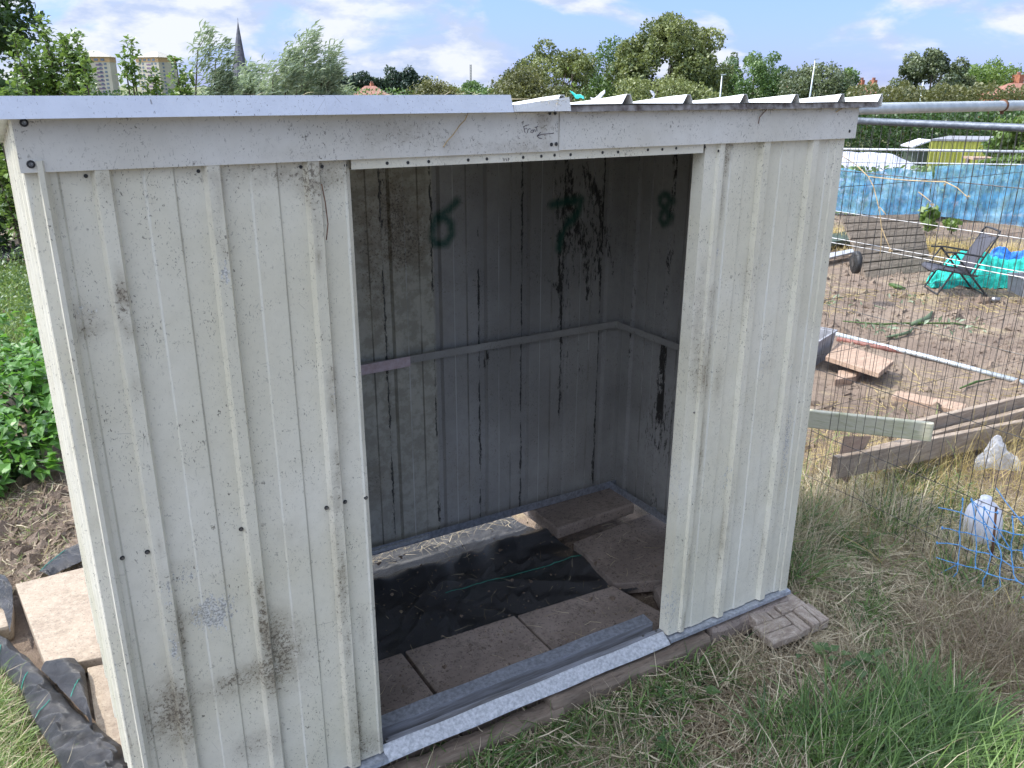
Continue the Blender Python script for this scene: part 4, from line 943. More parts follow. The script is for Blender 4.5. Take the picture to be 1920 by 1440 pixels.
# hedges on the right
def hedge(px0, px1, y0, d, mat, label, seed, nl=9000, wd=3., amp=6, ls=None, d1=None):
    global rng
    rng = np.random.default_rng(seed); d1 = d1 or d
    n = nl; px = rng.uniform(px0, px1, n); t = (px-px0)/(px1-px0); top = y0+amp*vnoise(px[:, None]/40., 3, seed)+amp*.5*vnoise(px[:, None]/9., 3, seed+1)
    dep = d+(d1-d)*t+rng.uniform(-wd/2, wd/2, n); C = np.array([at(a, b, c) for a, b, c in zip(px, top, dep)])
    g = gz(C[:, 0], C[:, 1]); f = rng.uniform(0, 1, n)**.8; C[:, 2] = g+(C[:, 2]-g)*f
    tt = .5+.3*vnoise(C/ d*30, 2.5, seed+2)+rng.normal(0, .15, n)
    V, Fc, t2 = simpleleaf(C, (ls or d*.004)*rng.uniform(.6, 1.3, n), .75, tt)
    loc = C.mean(0); loc[2] = g.mean()
    e = empty('hedge', loc, label, 'hedge'); npmesh('foliage', V, Fc, mat, e, {'tint': t2})
    for k in range(7):
        p = C[rng.integers(n)]; b = np.array([p[0], p[1], float(gz(p[0], p[1]))]); MB().tube([b, b+np.array([.1, .1, (p[2]-b[2])*.6]), b+np.array([0, .2, (p[2]-b[2])*.85])], [.05, .035, .01], 5).build('stem', 'bark', e)
hedge(1590, 1990, 160, 60, 'leaf_olive', 'straggly olive hedge behind the two fence tubes', 60, 15000, amp=9, ls=.22)
hedge(1540, 1990, 206, 36, 'leaf_dark', 'dark bramble hedge behind the yellow green container', 61, 15000, amp=5, ls=.15)
hedge(560, 1680, 166, 120, 'leaf_mid', 'long low green hedgerow under the skyline trees', 62, 14000, wd=8, amp=4, ls=.36)
hedge(-80, 620, 172, 70, 'leaf_dark', 'low dark hedgerow behind the left hand saplings', 63, 9000, wd=4, amp=5, ls=.3)

# ------------------------------------------------------------------ near left: hedge bush, apple saplings, willow
t = plant_tree('hedge_bush', onz(-40, 560, -.1), 2, at(-35, 130, 8.2), (.62, .7, 1.15), 'leaf_dark', 'big dark leafy bush filling the top left corner', 'bush', None, 15000, .055, 40, .28, .05, 0, .7, .3, 0, 70)
def sapling(px, ytop, d, wpx, mat, label, n_shoots, seed, leaf=.07, ybase=None, group='apple saplings behind the roof', name='apple_sapling', asp=.62, wind=0., clump=4, topw=.25, nleaf=120, cat='sapling'):
    """upright shoots set with leaves"""
    global rng
    rng = np.random.default_rng(seed); g0 = at(px, ytop, d); b = np.array([g0[0], g0[1], float(gz(g0[0], g0[1]))]); H = g0[2]-b[2]; w = wpx/FOC*d
    e = empty(name, b, label, cat, group); mb = MB(); parts = []
    for k in range(n_shoots):
        lat = rng.uniform(-1, 1); dd = rng.uniform(-1, 1)*w*.5; hh = H*(1-abs(lat)**1.6*.45)*rng.uniform(.78, 1.0) if k else H
        if k == 0: lat = 0.
        top = b+RT*lat*w*.5+np.array([F_[0], F_[1], 0])*dd+np.array([0, 0, hh]); root = b+RT*lat*w*topw*.5
        side = RT*wind*hh
        pts = [root, root*.5+top*.5+np.array([0, 0, hh*.02])+side*.15, top*.9+root*.1+side*.55, top+side]
        pts = np.array(pts); mb.tube(pts, [.018, .012, .006, .002], 5)
        t = rng.uniform(.25, 1.0, nleaf)**.8; seg = np.minimum((t*3).astype(int), 2); ft = t*3-seg
        C = pts[seg]*(1-ft)[:, None]+pts[seg+1]*ft[:, None]; C = C+rng.normal(size=C.shape)*leaf*1.1*(1.35-t)[:, None]
        dirs = rng.normal(size=(nleaf, 3)); dirs[:, 2] = np.abs(dirs[:, 2])*.5+.2
        if wind: dirs = dirs*.45+RT*1.1+np.array([0, 0, .5])
        parts.append(leafquads(C, leaf*rng.uniform(.6, 1.25, len(C)), None, asp, .2, rng.normal(.55, .28, len(C)), dirs))
    V, Fc, tt = join(parts); npmesh('foliage', V, Fc, mat, e, {'tint': tt}); mb.build('stem', 'bark', e)
    return e
sap = [(45, 62, 7.2, 80, 24, 'leafy apple sapling against the dark corner bush'), (88, 32, 7.6, 80, 30, 'tallest apple sapling with yellow tipped leaves near the corner bush'), (128, 60, 7.4, 90, 30, 'apple sapling in front of the left tower block'),
       (170, 118, 7.0, 70, 18, 'short apple sapling in front of the left tower block base'), (236, 74, 7.2, 56, 15, 'slim apple sapling between the two tower blocks'), (290, 140, 7.4, 60, 9, 'low sprig below the right tower block'), (336, 112, 7.2, 56, 9, 'apple sapling right of the second tower block'),
       (15, 150, 6.4, 110, 22, 'low pale leafed sapling at the left edge above the roof')]
for i, (px, yt, d, w, n, lb) in enumerate(sap): sapling(px, yt, d, w, 'leaf_apple', lb, n, 80+i, .060)
wil = [(335, 58, 60, 3, 'wind bent willow shoot standing alone left of the church spire'), (376, 84, 60, 9, 'silver willow clump left of the church spire'), (500, 94, 86, 14, 'silver willow clump around the church spire'), (535, 60, 80, 10, 'silver willow clump right of the church spire'),
       (580, 88, 80, 8, 'silver willow clump bending towards the dark trees'), (430, 122, 170, 34, 'low dense willow growth below the church spire'), (590, 140, 120, 22, 'low willow growth in front of the dark trees'), (520, 122, 130, 28, 'low dense willow growth below the small spire')]
for i, (px, yt, w, n, lb) in enumerate(wil):
    sapling(px, yt, 11+.3*i, w, 'leaf_willow', lb, n, 100+i, .12, group='silver willows bent by the wind', name='willow_shoots', asp=.24, wind=.16, nleaf=170, cat='willow')
sapling(1072, 138, 5.4, 34, 'leaf_light', 'bean shoot poking up behind the roof beside a teal cloth', 5, 130, .05, group=None, name='bean_shoot', asp=.4, nleaf=26, cat='plant', topw=.1)
def ribbon(name, A, B, mat, label, cat, amp=.01, n=14, th=.003):
    A = np.array([np.array(a) for a in A]); B = np.array([np.array(b) for b in B])
    def sm(L):
        s = np.linspace(0, len(L)-1, n); return np.stack([np.interp(s, range(len(L)), L[:, k]) for k in range(3)], 1)
    a, b = sm(A), sm(B); t = np.linspace(0, 1, 6)[None, :, None]; V = (a[:, None]*(1-t)+b[:, None]*t).reshape(-1, 3)
    V += np.stack([vnoise(V, 40, 1), vnoise(V, 40, 2), vnoise(V, 40, 3)], 1)*amp; I = np.arange(n*6).reshape(n, 6)
    Fc = np.stack([I[:-1, :-1], I[1:, :-1], I[1:, 1:], I[:-1, 1:]], -1).reshape(-1, 4)
    o = npmesh(name, V, Fc, mat, None, smooth=True, loc=tuple(V.mean(0))); s = o.modifiers.new('t', 'SOLIDIFY'); s.thickness = th
    return props(o, label, cat)
ribbon('cloth_strip', [at(1070, 167, 5.3), at(1080, 177, 5.25), at(1094, 178, 5.2)], [at(1072, 172, 5.3), at(1081, 184, 5.25), at(1096, 186, 5.2)], 'teal', 'teal cloth strip tied to the bean shoot behind the roof', 'cloth')
ribbon('plastic_strip', [at(1134, 167, 4.2), at(1122, 178, 4.2), at(1106, 184, 4.2)], [at(1135, 174, 4.2), at(1126, 184, 4.2), at(1108, 187, 4.2)], 'whiteplastic', 'white plastic strip sticking up behind the roof ribs', 'plastic scrap', .006)
ribbon('plastic_bag', [at(1218, 172, 6), at(1222, 178, 6), at(1227, 183, 6)], [at(1224, 170, 6), at(1228, 178, 6), at(1219, 186, 6)], 'whiteplastic', 'small pale blue and white bag beyond the roof ribs', 'plastic scrap', .01)

# potato plants along the left
def potato(x, y, r, h, n, label, seed, ls=.07):
    global rng
    rng = np.random.default_rng(seed); b = np.array([x, y, float(gz(x, y))]); e = empty('potato_plant', b, label, 'potato plant', 'potato plants left of the shed')
    mb = MB(); parts = []
    for k in range(n):
        a = rng.uniform(0, 6.28); rr = r*math.sqrt(rng.uniform(0, 1)); top = b+np.array([rr*math.cos(a), rr*math.sin(a), h*rng.uniform(.45, 1.)*(1-.3*rr/r)])
        mid = b*.4+top*.6+np.array([0, 0, .04]); mid[:2] = b[:2]*.55+top[:2]*.45
        mb.tube([b, mid, top], [.006, .004, .002], 5)
        m = 11; t = rng.uniform(.35, 1.05, m)[:, None]; C = mid*(1-t)+top*t+rng.normal(size=(m, 3))*.022
        dirs = np.stack([np.cos(a+rng.normal(0, 1.2, m)), np.sin(a+rng.normal(0, 1.2, m)), rng.uniform(-.5, .3, m)], 1)
        nr = np.stack([rng.normal(0, .35, m), rng.normal(0, .35, m), np.ones(m)], 1)
        parts.append(leafquads(C, ls*rng.uniform(.6, 1.25, m), nr, .68, .18, rng.normal(.55, .25, m), dirs))
    V, Fc, tt = join(parts); npmesh('foliage', V, Fc, 'leaf_potato', e, {'tint': tt}); mb.build('stem', 'grass', e)
PT = [(-.16, 2.42, .16, .20, 16, 'small potato shoot at the edge of the soil patch, nearest the slab'), (-.38, 2.36, .16, .22, 16, 'small potato shoot at the left border just above the soil patch'),
      (-.10, 2.62, .24, .30, 26, 'potato plant nearest the soil patch, lowest in the left bed'), (-.42, 2.70, .26, .32, 26, 'potato plant at the left edge above the soil patch'), (-.05, 3.02, .26, .40, 30, 'potato plant touching the shed wall, second up the bed'),
      (-.45, 3.15, .28, .42, 30, 'leafy potato plant at the left edge, second up the bed'), (-.02, 3.45, .28, .42, 28, 'potato plant beside the shed, third up the bed'), (-.50, 3.7, .3, .45, 28, 'potato plant at the left edge, third up the bed'),
      (.05, 3.95, .3, .42, 26, 'potato plant beside the shed near the top of the bed'), (-.4, 4.4, .32, .45, 26, 'farthest potato plant at the left edge')]
for i, a in enumerate(PT): potato(*a, 200+i)
# feathery patch and bushes further up the left edge
rng = np.random.default_rng(5)
P = scatter(9000, -1.4, .35, 4.6, 7.0); n = len(P); P[:, 2] += rng.uniform(0, .35, n)
stuff('carrot_tops', [simpleleaf(P, .028*rng.uniform(.5, 1.4, n), .5)], 'leaf_mid', 'feathery green carrot tops beyond the potato plants', floor=False)
plant_tree('bramble_bush', (-.2, 8.6, -.1), 1.4, (-.25, 8.6, .55), (.9, .7, .75), 'leaf_dark', 'dark bramble bush seen left of the shed wall below the roof', 'bush', None, 9000, .06, 30, .3, .03, 0, .7, .3, 0, 71)
plant_tree('bramble_bush', (.3, 9.6, -.1), 1.4, (.3, 9.8, .7), (.8, .7, .95), 'leaf_apple', 'light leafed bramble bush close behind the left wall top', 'bush', None, 6000, .06, 30, .3, .03, 0, .7, .3, 0, 72)
ribbon('plastic_sheet', [onz(-30, 470, .02), onz(10, 462, .02), onz(40, 470, .02)], [onz(-30, 492, .02), onz(10, 488, .02), onz(40, 490, .02)], 'membrane', 'dark plastic sheet lying beyond the carrot tops', 'plastic sheet', .08)

# ------------------------------------------------------------------ mesh fence panels
def fence_panel(p, q_, z0a, z0b, z1a, z1b, step, hz, label, rt=.012, rb=.014, wr=.0011, group='mesh fence panels right of the shed', posts=(1, 1), two=None, tubemat='tube', lean=.0, hook=True):
    p = np.array([*p, 0.]); q_ = np.array([*q_, 0.]); d = q_-p; L = np.linalg.norm(d); u = d/L; nrm = np.cross(u, [0, 0, 1.])
    e = empty('mesh_fence_panel', (p[0], p[1], z0a), label, 'fence panel', group)
    def P(s, f): return p+u*s+np.array([0, 0, 1.])*((z0a+(z0b-z0a)*s/L)*(1-f)+(z1a+(z1b-z1a)*s/L)*f)+nrm*lean*f
    MB().tube([P(0, 1), P(L*.33, 1), P(L*.66, 1), P(L, 1)], rt, 16).build('top_tube', tubemat, e, smooth=True)
    MB().tube([P(0, 0), P(L, 0)], rb, 10).build('bottom_tube', tubemat, e, smooth=True)
    for k, s in enumerate((0, L)):
        if posts[k]: MB().tube([P(s, 0), P(s, 1)], rt*1.2, 10).build('post', tubemat, e, smooth=True)
    v = MB(); n = int(L/step)
    for i in range(1, n):
        s = i*step+random.uniform(-.003, .003); j = random.uniform(-.004, .004)
        a, b = P(s, 0), (P(s, 1)+nrm*(rt+wr) if hook else P(s, 1)-np.array([0, 0, rt*.8])); m = P(s+j, .5)+nrm*(rt*.5)
        v.tube([a, m, b], wr, 4, False)
        c = P(s, 1)
        if hook: v.tube([c+nrm*(rt+wr), c+np.array([0, 0, rt+wr])*.9+nrm*rt*.4, c+np.array([0, 0, rt+wr])], wr, 4, False)
    v.build('vertical_wires', 'wire', e)
    hA, hB = MB(), MB()
    for z, dz in hz:
        f = (z-z0a)/(z1a-z0a); h = hA if hook and .9 < z < 1.2 else hB
        pts = []
        for k in range(12):
            s = L*k/11; pts.append(P(s, f)+nrm*(rt*f+wr*2)+np.array([0, 0, dz*s/L+random.uniform(-.0015, .0015)]))
        h.tube(pts, wr*1.25, 4, False)
    if hA.v: hA.build('horizontal_wires', 'wire_light', e)
    hB.build('horizontal_wires', 'wire', e)
    return e
# side panel B runs away from the camera; A stands behind it
fence_panel((2.65, -.95), (2.65, .86), -.12, -.12, 1.44, 1.441, .0395, [(1.262, 0), (1.113, 0), (1.012, 0), (.996, 0), (.755, 0), (.49, 0), (.228, 0), (.03, 0)], 'near mesh fence panel running away from the camera right of the shed', .0115, wr=.0012, tubemat='tube_dark')
ea = fence_panel((2.30, .56), (4.6, .54), -.135, -.15, 1.4775, 1.486, .045, [(1.20, 0), (.93, 0), (.775, -.03), (.54, 0), (.305, -.03), (.07, 0)], 'mesh fence panel with thick top tube behind the near one', .0205, wr=.0009, hook=False)
c = ony(1880, 198, .55)
MB().tube([c-np.array([.006, 0, 0]), c+np.array([.006, 0, 0])], .0245, 16).build('clamp_ring', 'rust', ea, smooth=True)
MB().tube([c-np.array([0, 0, .02]), c-np.array([-.004, 0, .033])], .008, 8).build('clamp_bolt', 'rust', ea)
# far fence with blue netting
FA = at(1540, 279, 10.6); FB = at(2050, 286, 9.0)
ef = empty('mesh_fence_panel', (FA[0], FA[1], -.1), 'far white topped fence panel behind the blue debris netting', 'fence panel', 'mesh fence panels right of the shed')
MB().tube([FA, (FA+FB)/2, FB], .014, 10).build('top_tube', 'galv_light', ef, smooth=True)
L1, L2 = at(1540, 303, 10.6), at(2050, 311, 9.0); MB().tube([L1, L2], .008, 8).build('mid_tube', 'galv_light', ef)
for f in (.085, .98):
    a = FA+(FB-FA)*f; MB().tube([a, np.array([a[0], a[1], -.1])], .018, 10).build('post', 'galv_light', ef)
v = MB()
for i in range(1, 48):
    a = FA+(FB-FA)*i/48; v.tube([a, np.array([a[0], a[1], -.05])], .003, 4, False)
v.build('vertical_wires', 'wire_light', ef)
def netting():
    nu, nv = 120, 24; V = []
    for i in range(nu):
        px = 1530+(2060-1530)*i/(nu-1); d = 10.35-1.5*(i/(nu-1))
        ytop = (319+4*math.sin(px/17.) if px < 1752 else 310+2*math.sin(px/21.)); bot = 399+(px-1560)*.094 if px < 1760 else 408+(px-1760)*.13
        a = at(px, ytop, d); b = at(px, bot, d); b = b+(a-b)*0; b[0], b[1] = a[0], a[1]
        for j in range(nv):
            f = j/(nv-1); p = a*(1-f)+b*f; w = .03*math.sin(px/9.+f*2)*f+.02*math.sin(px/4.+3*f)+.012*math.sin(f*19+px/30); V.append(p+np.array([F_[0], F_[1], 0])*w)
    V = np.array(V); I = np.arange(nu*nv).reshape(nu, nv); Fc = np.stack([I[:-1, :-1], I[1:, :-1], I[1:, 1:], I[:-1, 1:]], -1).reshape(-1, 4)
    k = int((1752-1530)/(530)*(nu-1))
    F1 = np.stack([I[:k, :-1], I[1:k+1, :-1], I[1:k+1, 1:], I[:k, 1:]], -1).reshape(-1, 4); F2 = np.stack([I[k+1:-1, :-1], I[k+2:, :-1], I[k+2:, 1:], I[k+1:-1, 1:]], -1).reshape(-1, 4)
    o = npmesh('debris_netting', V, F1, 'bluenet', None, smooth=True, loc=tuple(V[:I[k, 0]].mean(0))); props(o, 'wavy topped blue debris netting in front of the white fleece tunnel', 'netting', 'blue debris netting on the far fence')
    o = npmesh('debris_netting', V, F2, 'bluenet', None, smooth=True, loc=tuple(V[I[k, 0]:].mean(0))); props(o, 'straight topped blue debris netting behind the folding chair', 'netting', 'blue debris netting on the far fence')
netting()
# plants seen through the netting
rng = np.random.default_rng(77)
n = 5200; px = rng.uniform(1560, 2000, n); C = np.array([at(a, b, 11.2+c) for a, b, c in zip(px, rng.uniform(312, 400, n), rng.uniform(0, 1.4, n))])
V, Fc, tt = simpleleaf(C, .09*rng.uniform(.6, 1.4, n), .6)
props(npmesh('vegetable_rows', V, Fc, 'leaf_mid', None, {'tint': tt}), 'vegetable foliage seen through the blue netting', None, None, 'stuff')
# fleece tunnel
def tunnel():
    A = at(1490, 400, 12.6); A[2] = -.12; B = at(1742, 400, 12.0); B[2] = -.12; ax = B-A; ax[2] = 0; L = np.linalg.norm(ax); u = ax/L; s = np.cross(u, [0, 0, 1.]); V = []
    nu, nv = 40, 20
    for i in range(nu):
        f = i/(nu-1); r = .78*(1-.35*max(0, (f-.72)/.28)**2); h = at(1650, 283, 12.3)[2]+.12
        for j in range(nv):
            t = PI*j/(nv-1); V.append(A+u*L*f+s*(-math.cos(t))*.62+np.array([0, 0, math.sin(t)*(h*(1-.45*max(0, (f-.6)/.4)**1.7)+.006*math.sin(f*40))]))
    V = np.array(V); I = np.arange(nu*nv).reshape(nu, nv); Fc = np.stack([I[:-1, :-1], I[1:, :-1], I[1:, 1:], I[:-1, 1:]], -1).reshape(-1, 4)
    o = npmesh('fleece_tunnel', V, Fc, 'fleece', None, smooth=True, loc=tuple(A+(B-A)/2)); props(o, 'white fleece covered crop tunnel behind the blue netting', 'crop tunnel')
tunnel()
# yellow green container
def container():
    dA = 24.; A = at(1736, 312, dA); B = at(1846, 312, dA*.99); C_ = at(1874, 312, dA*1.06); top = at(1736, 263, dA)[2]; g = float(gz(A[0], A[1]))
    e = empty('shipping_container', (A[0], A[1], g), 'yellow green corrugated container with a dark end beyond the blue netting', 'container')
    n = 60; V = []
    u = (B-A); u[2] = 0; L = np.linalg.norm(u); u /= L; nr = np.cross(u, [0, 0, 1.])
    for i in range(n+1):
        off = .03 if (i//2) % 2 else 0.
        for z in (g, top): V.append(np.array([A[0], A[1], 0])+u*L*i/n+nr*off+np.array([0, 0, z]))
    Fc = [(2*i, 2*i+2, 2*i+3, 2*i+1) for i in range(n)]
    npmesh('side_panel', np.array(V), np.array(Fc), 'yellowbox', e)
    w = (C_-B); w[2] = 0
    mb = MB(); b0 = np.array([B[0], B[1], g]); a0 = np.array([A[0], A[1], g]); mb.hexa([b0+u*.002, b0+w, b0+w-u*.05, b0-u*.04-nr*.05], [x+np.array([0, 0, top-g]) for x in (b0+u*.002, b0+w, b0+w-u*.05, b0-u*.04-nr*.05)]); mb.build('end_panel', 'darkgreen', e)
    mb = MB(); mb.hexa([a0-nr*-.04+np.array([0, 0, top-g]), b0+nr*.04+np.array([0, 0, top-g]), b0+w+np.array([0, 0, top-g]), a0+w+np.array([0, 0, top-g])], [x+np.array([0, 0, top-g+.05]) for x in (a0+nr*.04, b0+nr*.04, b0+w, a0+w)]); mb.build('roof', 'greyplastic', e)
container()
# small open shed roof left of container and bench
def leanto():
    a = at(1700, 274, 23); b = at(1734, 262, 23); g = float(gz(a[0], a[1])); e = empty('lean_to', (a[0], a[1], g), 'small dark lean-to with a pale sloping roof edge left of the container', 'shelter')
    MB().beam(a, b, .6, .04).build('roof', 'whiteplastic', e); c_ = at(1718, 282, 23.3); MB().box((c_[0]-.25, c_[1]-.2, g), (c_[0]+.25, c_[1]+.2, c_[2]+.05)).build('wall', 'darkgreen', e)
    a = at(1815, 296, 16); b = at(1862, 297, 16); g = float(gz(a[0], a[1])); e = empty('garden_table', (a[0], a[1], g), 'small wooden table in front of the container', 'table')
    MB().beam(a, b, .4, .04).build('tabletop', 'wood_tan', e)
    for p in (a, b): MB().beam(p, (p[0], p[1], g), .05, .05, (1, 0, 0)).build('leg', 'wood_x', e)
leanto()
plant_tree('shrub', (*at(1925, 300, 17)[:2], -.6), 1.5, at(1925, 262, 17), (.72, .6, .62), 'leaf_light', 'light green shrub at the right edge beside the container', 'shrub', None, 6500, .085, 26, .32, .04, 0, .6, .3, 0, 73)
plant_tree('shrub', (*at(1865, 320, 15)[:2], -.4), 1, at(1885, 306, 15), (.5, .3, .13), 'leaf_light', 'low leafy shrub in front of the small table', 'shrub', None, 1800, .08, 14, .4, .02, 0, .6, .3, 0, 74)
plant_tree('squash_plant', (*onz(1745, 425, -.1)[:2], -.1), .5, at(1742, 410, 9.3), (.15, .12, .12), 'leaf_light', 'yellow green plant growing at the netting seam', 'plant', None, 130, .085, 8, .5, .01, 0, .8, .2, 0, 75)
plant_tree('squash_plant', (*onz(1785, 432, -.1)[:2], -.1), .3, at(1785, 420, 9.1), (.14, .12, .05), 'leaf_light', 'low spreading plant right of the netting seam', 'plant', None, 110, .07, 8, .5, .01, 0, .8, .2, 0, 76)

# ------------------------------------------------------------------ things on the plot
# leaning slatted timber panel
def pallet():
    b0 = onz(1627, 524, -.1); b1 = onz(1752, 507, -.1); d0, d1 = depth(b0), depth(b1)
    t0 = at(1578, 404, d0+.42); t1 = at(1722, 400, d1+.30)
    e = empty('timber_panel', b0, 'weathered slatted timber panel leaning back behind the fence', 'timber panel')
    n = 8; nr = np.cross(b1-b0, t0-b0); nr /= np.linalg.norm(nr)
    for k in range(n):
        f0, f1 = (k+.05)/n, (k+.90)/n; j = random.uniform(-.02, .02)
        q4 = [b0+(t0-b0)*f0, b1+(t1-b1)*(f0+j*.1), b1+(t1-b1)*f1, b0+(t0-b0)*(f1+j*.1)]
        q4 = [p+(b0-b1)*j*.3 for p in q4]
        MB().hexa([p-nr*.022 for p in q4], q4).build('board', 'wood_grey', e)
    for f in (.08, .9):
        a = b0+(b1-b0)*f-nr*.05; c_ = t0+(t1-t0)*f-nr*.05; MB().beam(a, c_, .04, .05, nr).build('batten', 'wood_x', e)
    # prop holding it up behind
    m = (t0+t1)/2; MB().beam(m-nr*.06, (m[0]+.5, m[1]+.35, -.1), .05, .05).build('prop', 'wood_x', e)
pallet()
def chair():
    F0 = np.array([*onz(1757, 553, -.1)[:2], 0.]); wv = np.array([.17, .235, 0]); lv = np.array([.285, -.255, 0])
    def Q(b, z, a): return F0+lv*b+wv*a+np.array([0, 0, z])
    e = empty('folding_chair', (F0[0], F0[1], -.1), 'charcoal sling folding chair standing on the soil in front of the emerald netting', 'chair')
    def pan(pts, th, nm):
        n = len(pts); V = []
        for b, z in pts:
            for a in np.linspace(.06, .94, 5): V.append(Q(b, z, a)-np.array([0, 0, .008*math.sin((a-.06)/.88*PI)]))
        I = np.arange(n*5).reshape(n, 5); Fc = np.stack([I[:-1, :-1], I[1:, :-1], I[1:, 1:], I[:-1, 1:]], -1).reshape(-1, 4)
        o = npmesh(nm, np.array(V), Fc, 'chairfab', e, smooth=True); s = o.modifiers.new('t', 'SOLIDIFY'); s.thickness = th
    pan([(-.13, .085), (-.16, .105), (-.10, .125), (.1, .115), (.4, .088), (.72, .075)], .006, 'seat')
    pan([(.60, .085), (.68, .17), (.80, .27), (.93, .36), (1.0, .40)], .006, 'backrest')
    r = .0085
    for a in (0, 1):
        MB().tube([Q(-.14, .10, a), Q(-.08, .12, a), Q(.75, .072, a)], r, 8).build('seat_rail', 'chairmet', e)
        MB().tube([Q(.62, .06, a), Q(1.02, .42, a)]+([] if a else []), r, 8).build('back_rail', 'chairmet', e)
        MB().tube([Q(0, -.098, a), Q(.50, .17, a) if 0 else Q(.27, .12, a)], r, 8).build('leg', 'chairmet', e)
        MB().tube([Q(1.02, -.095, a), Q(.62, .075, a), Q(.22, .255, a)], r, 8).build('leg', 'chairmet', e)
        MB().tube([Q(.0, .262, a), Q(.3, .262, a), Q(.78, .235, a)], r*.9, 8).build('armrest', 'chairmet', e)
        MB().tube([Q(.02, .12, a), Q(.22, .258, a)], r*.8, 8).build('arm_brace', 'chairmet', e)
    MB().tube([Q(1.0, .41, 0), Q(1.05, .445, .06), Q(1.05, .45, .5), Q(1.05, .445, .94), Q(1.0, .41, 1)], r, 8).build('top_bar', 'chairmet', e)
    MB().tube([Q(0.0, -.094, 0), Q(0.0, -.094, 1)], r*.8, 8).build('foot_bar', 'chairmet', e)
    MB().tube([Q(1.02, -.09, 0), Q(1.02, -.09, 1)], r*.8, 8).build('foot_bar', 'chairmet', e)
chair()
def heap(px0, px1, ytop, ybot, d, mat, label, cat, seed, depthw=.35, name='netting_heap', skew=0, floor=None):
    c = onz((px0+px1)/2, ybot, -.1) if floor is None else at((px0+px1)/2, ybot, floor); d = depth(c); w = (px1-px0)/FOC*d/2; h = (ybot-ytop)/FOC*d*.97
    nu, nv = 60, 40; V = []
    for i in range(nu):
        for j in range(nv):
            u = i/(nu-1)*2-1; v = j/(nv-1)*2-1; rr = 1-u*u; rv = 1-v*v
            z = max(0, rr)**.45*max(0, rv)**.6*h*(.75+.25*math.sin(u*5+seed)+.12*math.sin(v*9+u*7))*(1+skew*u)
            V.append(c+RT*u*w+np.array([F_[0], F_[1], 0])*(v+1)*depthw*math.sqrt(max(.03, rr))+np.array([0, 0, z]))
    V = np.array(V); V[:, 2] += .02*vnoise(V, 14, seed)+.012*vnoise(V, 38, seed+1)
    I = np.arange(nu*nv).reshape(nu, nv); Fc = np.stack([I[:-1, :-1], I[1:, :-1], I[1:, 1:], I[:-1, 1:]], -1).reshape(-1, 4)
    return props(npmesh(name, V, Fc, mat, None, smooth=True, loc=tuple(c)), label, cat)
heap(1748, 1990, 474, 541, 7.3, 'greennet', 'crumpled emerald green netting heap behind the folding chair', 'netting', 3, .3, skew=.35)
heap(1848, 1990, 462, 505, 7.6, 'bluetarp', 'blue netting bundle lying on the emerald heap', 'netting', 5, .12, 'netting_bundle', floor=7.75)
# crate at the right edge, can, tray, boards, pipe
def crate(px, py, w, dpt, h, mat, label, ang=.3, name='plastic_crate'):
    c = onz(px, py, -.1); e = empty(name, c, label, 'crate' if 'crate' in name else 'tray'); mb = MB(); t = .012
    u = np.array([math.cos(ang), math.sin(ang), 0]); v_ = np.array([-u[1], u[0], 0])
    def fr(a, b, z, f=1.): return c+u*a*w*f+v_*b*dpt*f+np.array([0, 0, z])
    o = [(-.5, -.5), (.5, -.5), (.5, .5), (-.5, .5)]
    outer_b = [fr(a, b, .0, .86) for a, b in o]; outer_t = [fr(a, b, h) for a, b in o]; inner_t = [fr(a, b, h, .9) for a, b in o]; inner_b = [fr(a, b, .02, .8) for a, b in o]
    vs = outer_b+outer_t+inner_t+inner_b; fs = [(3, 2, 1, 0), (12, 13, 14, 15)]
    for i in range(4):
        j = (i+1) % 4; fs += [(i, j, 4+j, 4+i), (4+i, 4+j, 8+j, 8+i), (8+i, 8+j, 12+j, 12+i)]
    mb.add(vs, fs); mb.build('body', mat, e)
    rim = MB()
    for i in range(4): rim.beam(fr(*o[i], h+.003, 1.02), fr(*o[(i+1) % 4], h+.003, 1.02), .012, .010)
    rim.build('rim', mat, e)
crate(1925, 552, .22, .28, .15, 'greyplastic', 'grey plastic crate at the right edge beside the emerald netting', -.5)
c = onz(1866, 566, -.1); u = RT*.03
cn = empty('drink_can', c, 'small silver can lying by the rear foot of the folding chair', 'can')
MB().tube([c+np.array([0, 0, .02])-u, c+np.array([0, 0, .02])+u], .019, 14).build('body', 'wire_light', cn, smooth=True)
MB().tube([c+np.array([0, 0, .02])+u, c+np.array([0, 0, .02])+u*1.15], .016, 14).build('lid', 'galv_light', cn)
def board(pts, z, th, mat, label, name='board', cat='board', group=None):
    P = [at(x, y, 1) for x, y in pts]; P = [onz(x, y, z) for x, y in pts]; c = np.mean(P, 0)
    o = MB().hexa([p-np.array([0, 0, th]) for p in P], P).build(name, mat, None, loc=c, bevel=.003); return props(o, label, cat, group)
board([(1548, 668), (1648, 700), (1676, 676), (1572, 642)], .0, .03, 'wood_tan', 'tan plywood board lying on an upturned frame left of the metal pipe')
board([(1572, 694), (1618, 690), (1604, 706), (1566, 712)], -.06, .05, 'wood_tan', 'small box frame in the shade under the tan board', 'box_frame', 'box')
crate(1512, 676, .40, .20, .17, 'greyplastic', 'grey plastic planting trough beside the tan board', .35, 'planting_tray')
board([(1672, 742), (1682, 732), (1812, 757), (1806, 772)], -.075, .03, 'wood_tan', 'pinkish board lying flat on the soil below the metal pipe')
board([(1480, 500), (1480, 488), (1600, 466), (1602, 472)], -.02, .02, 'galv_light', 'pale blue board end resting left of the slatted timber panel')
board([(1500, 462), (1500, 450), (1592, 432), (1596, 448)], .0, .05, 'darkgreen', 'dark green box edge left of the slatted timber panel', 'planter_box', 'planter')
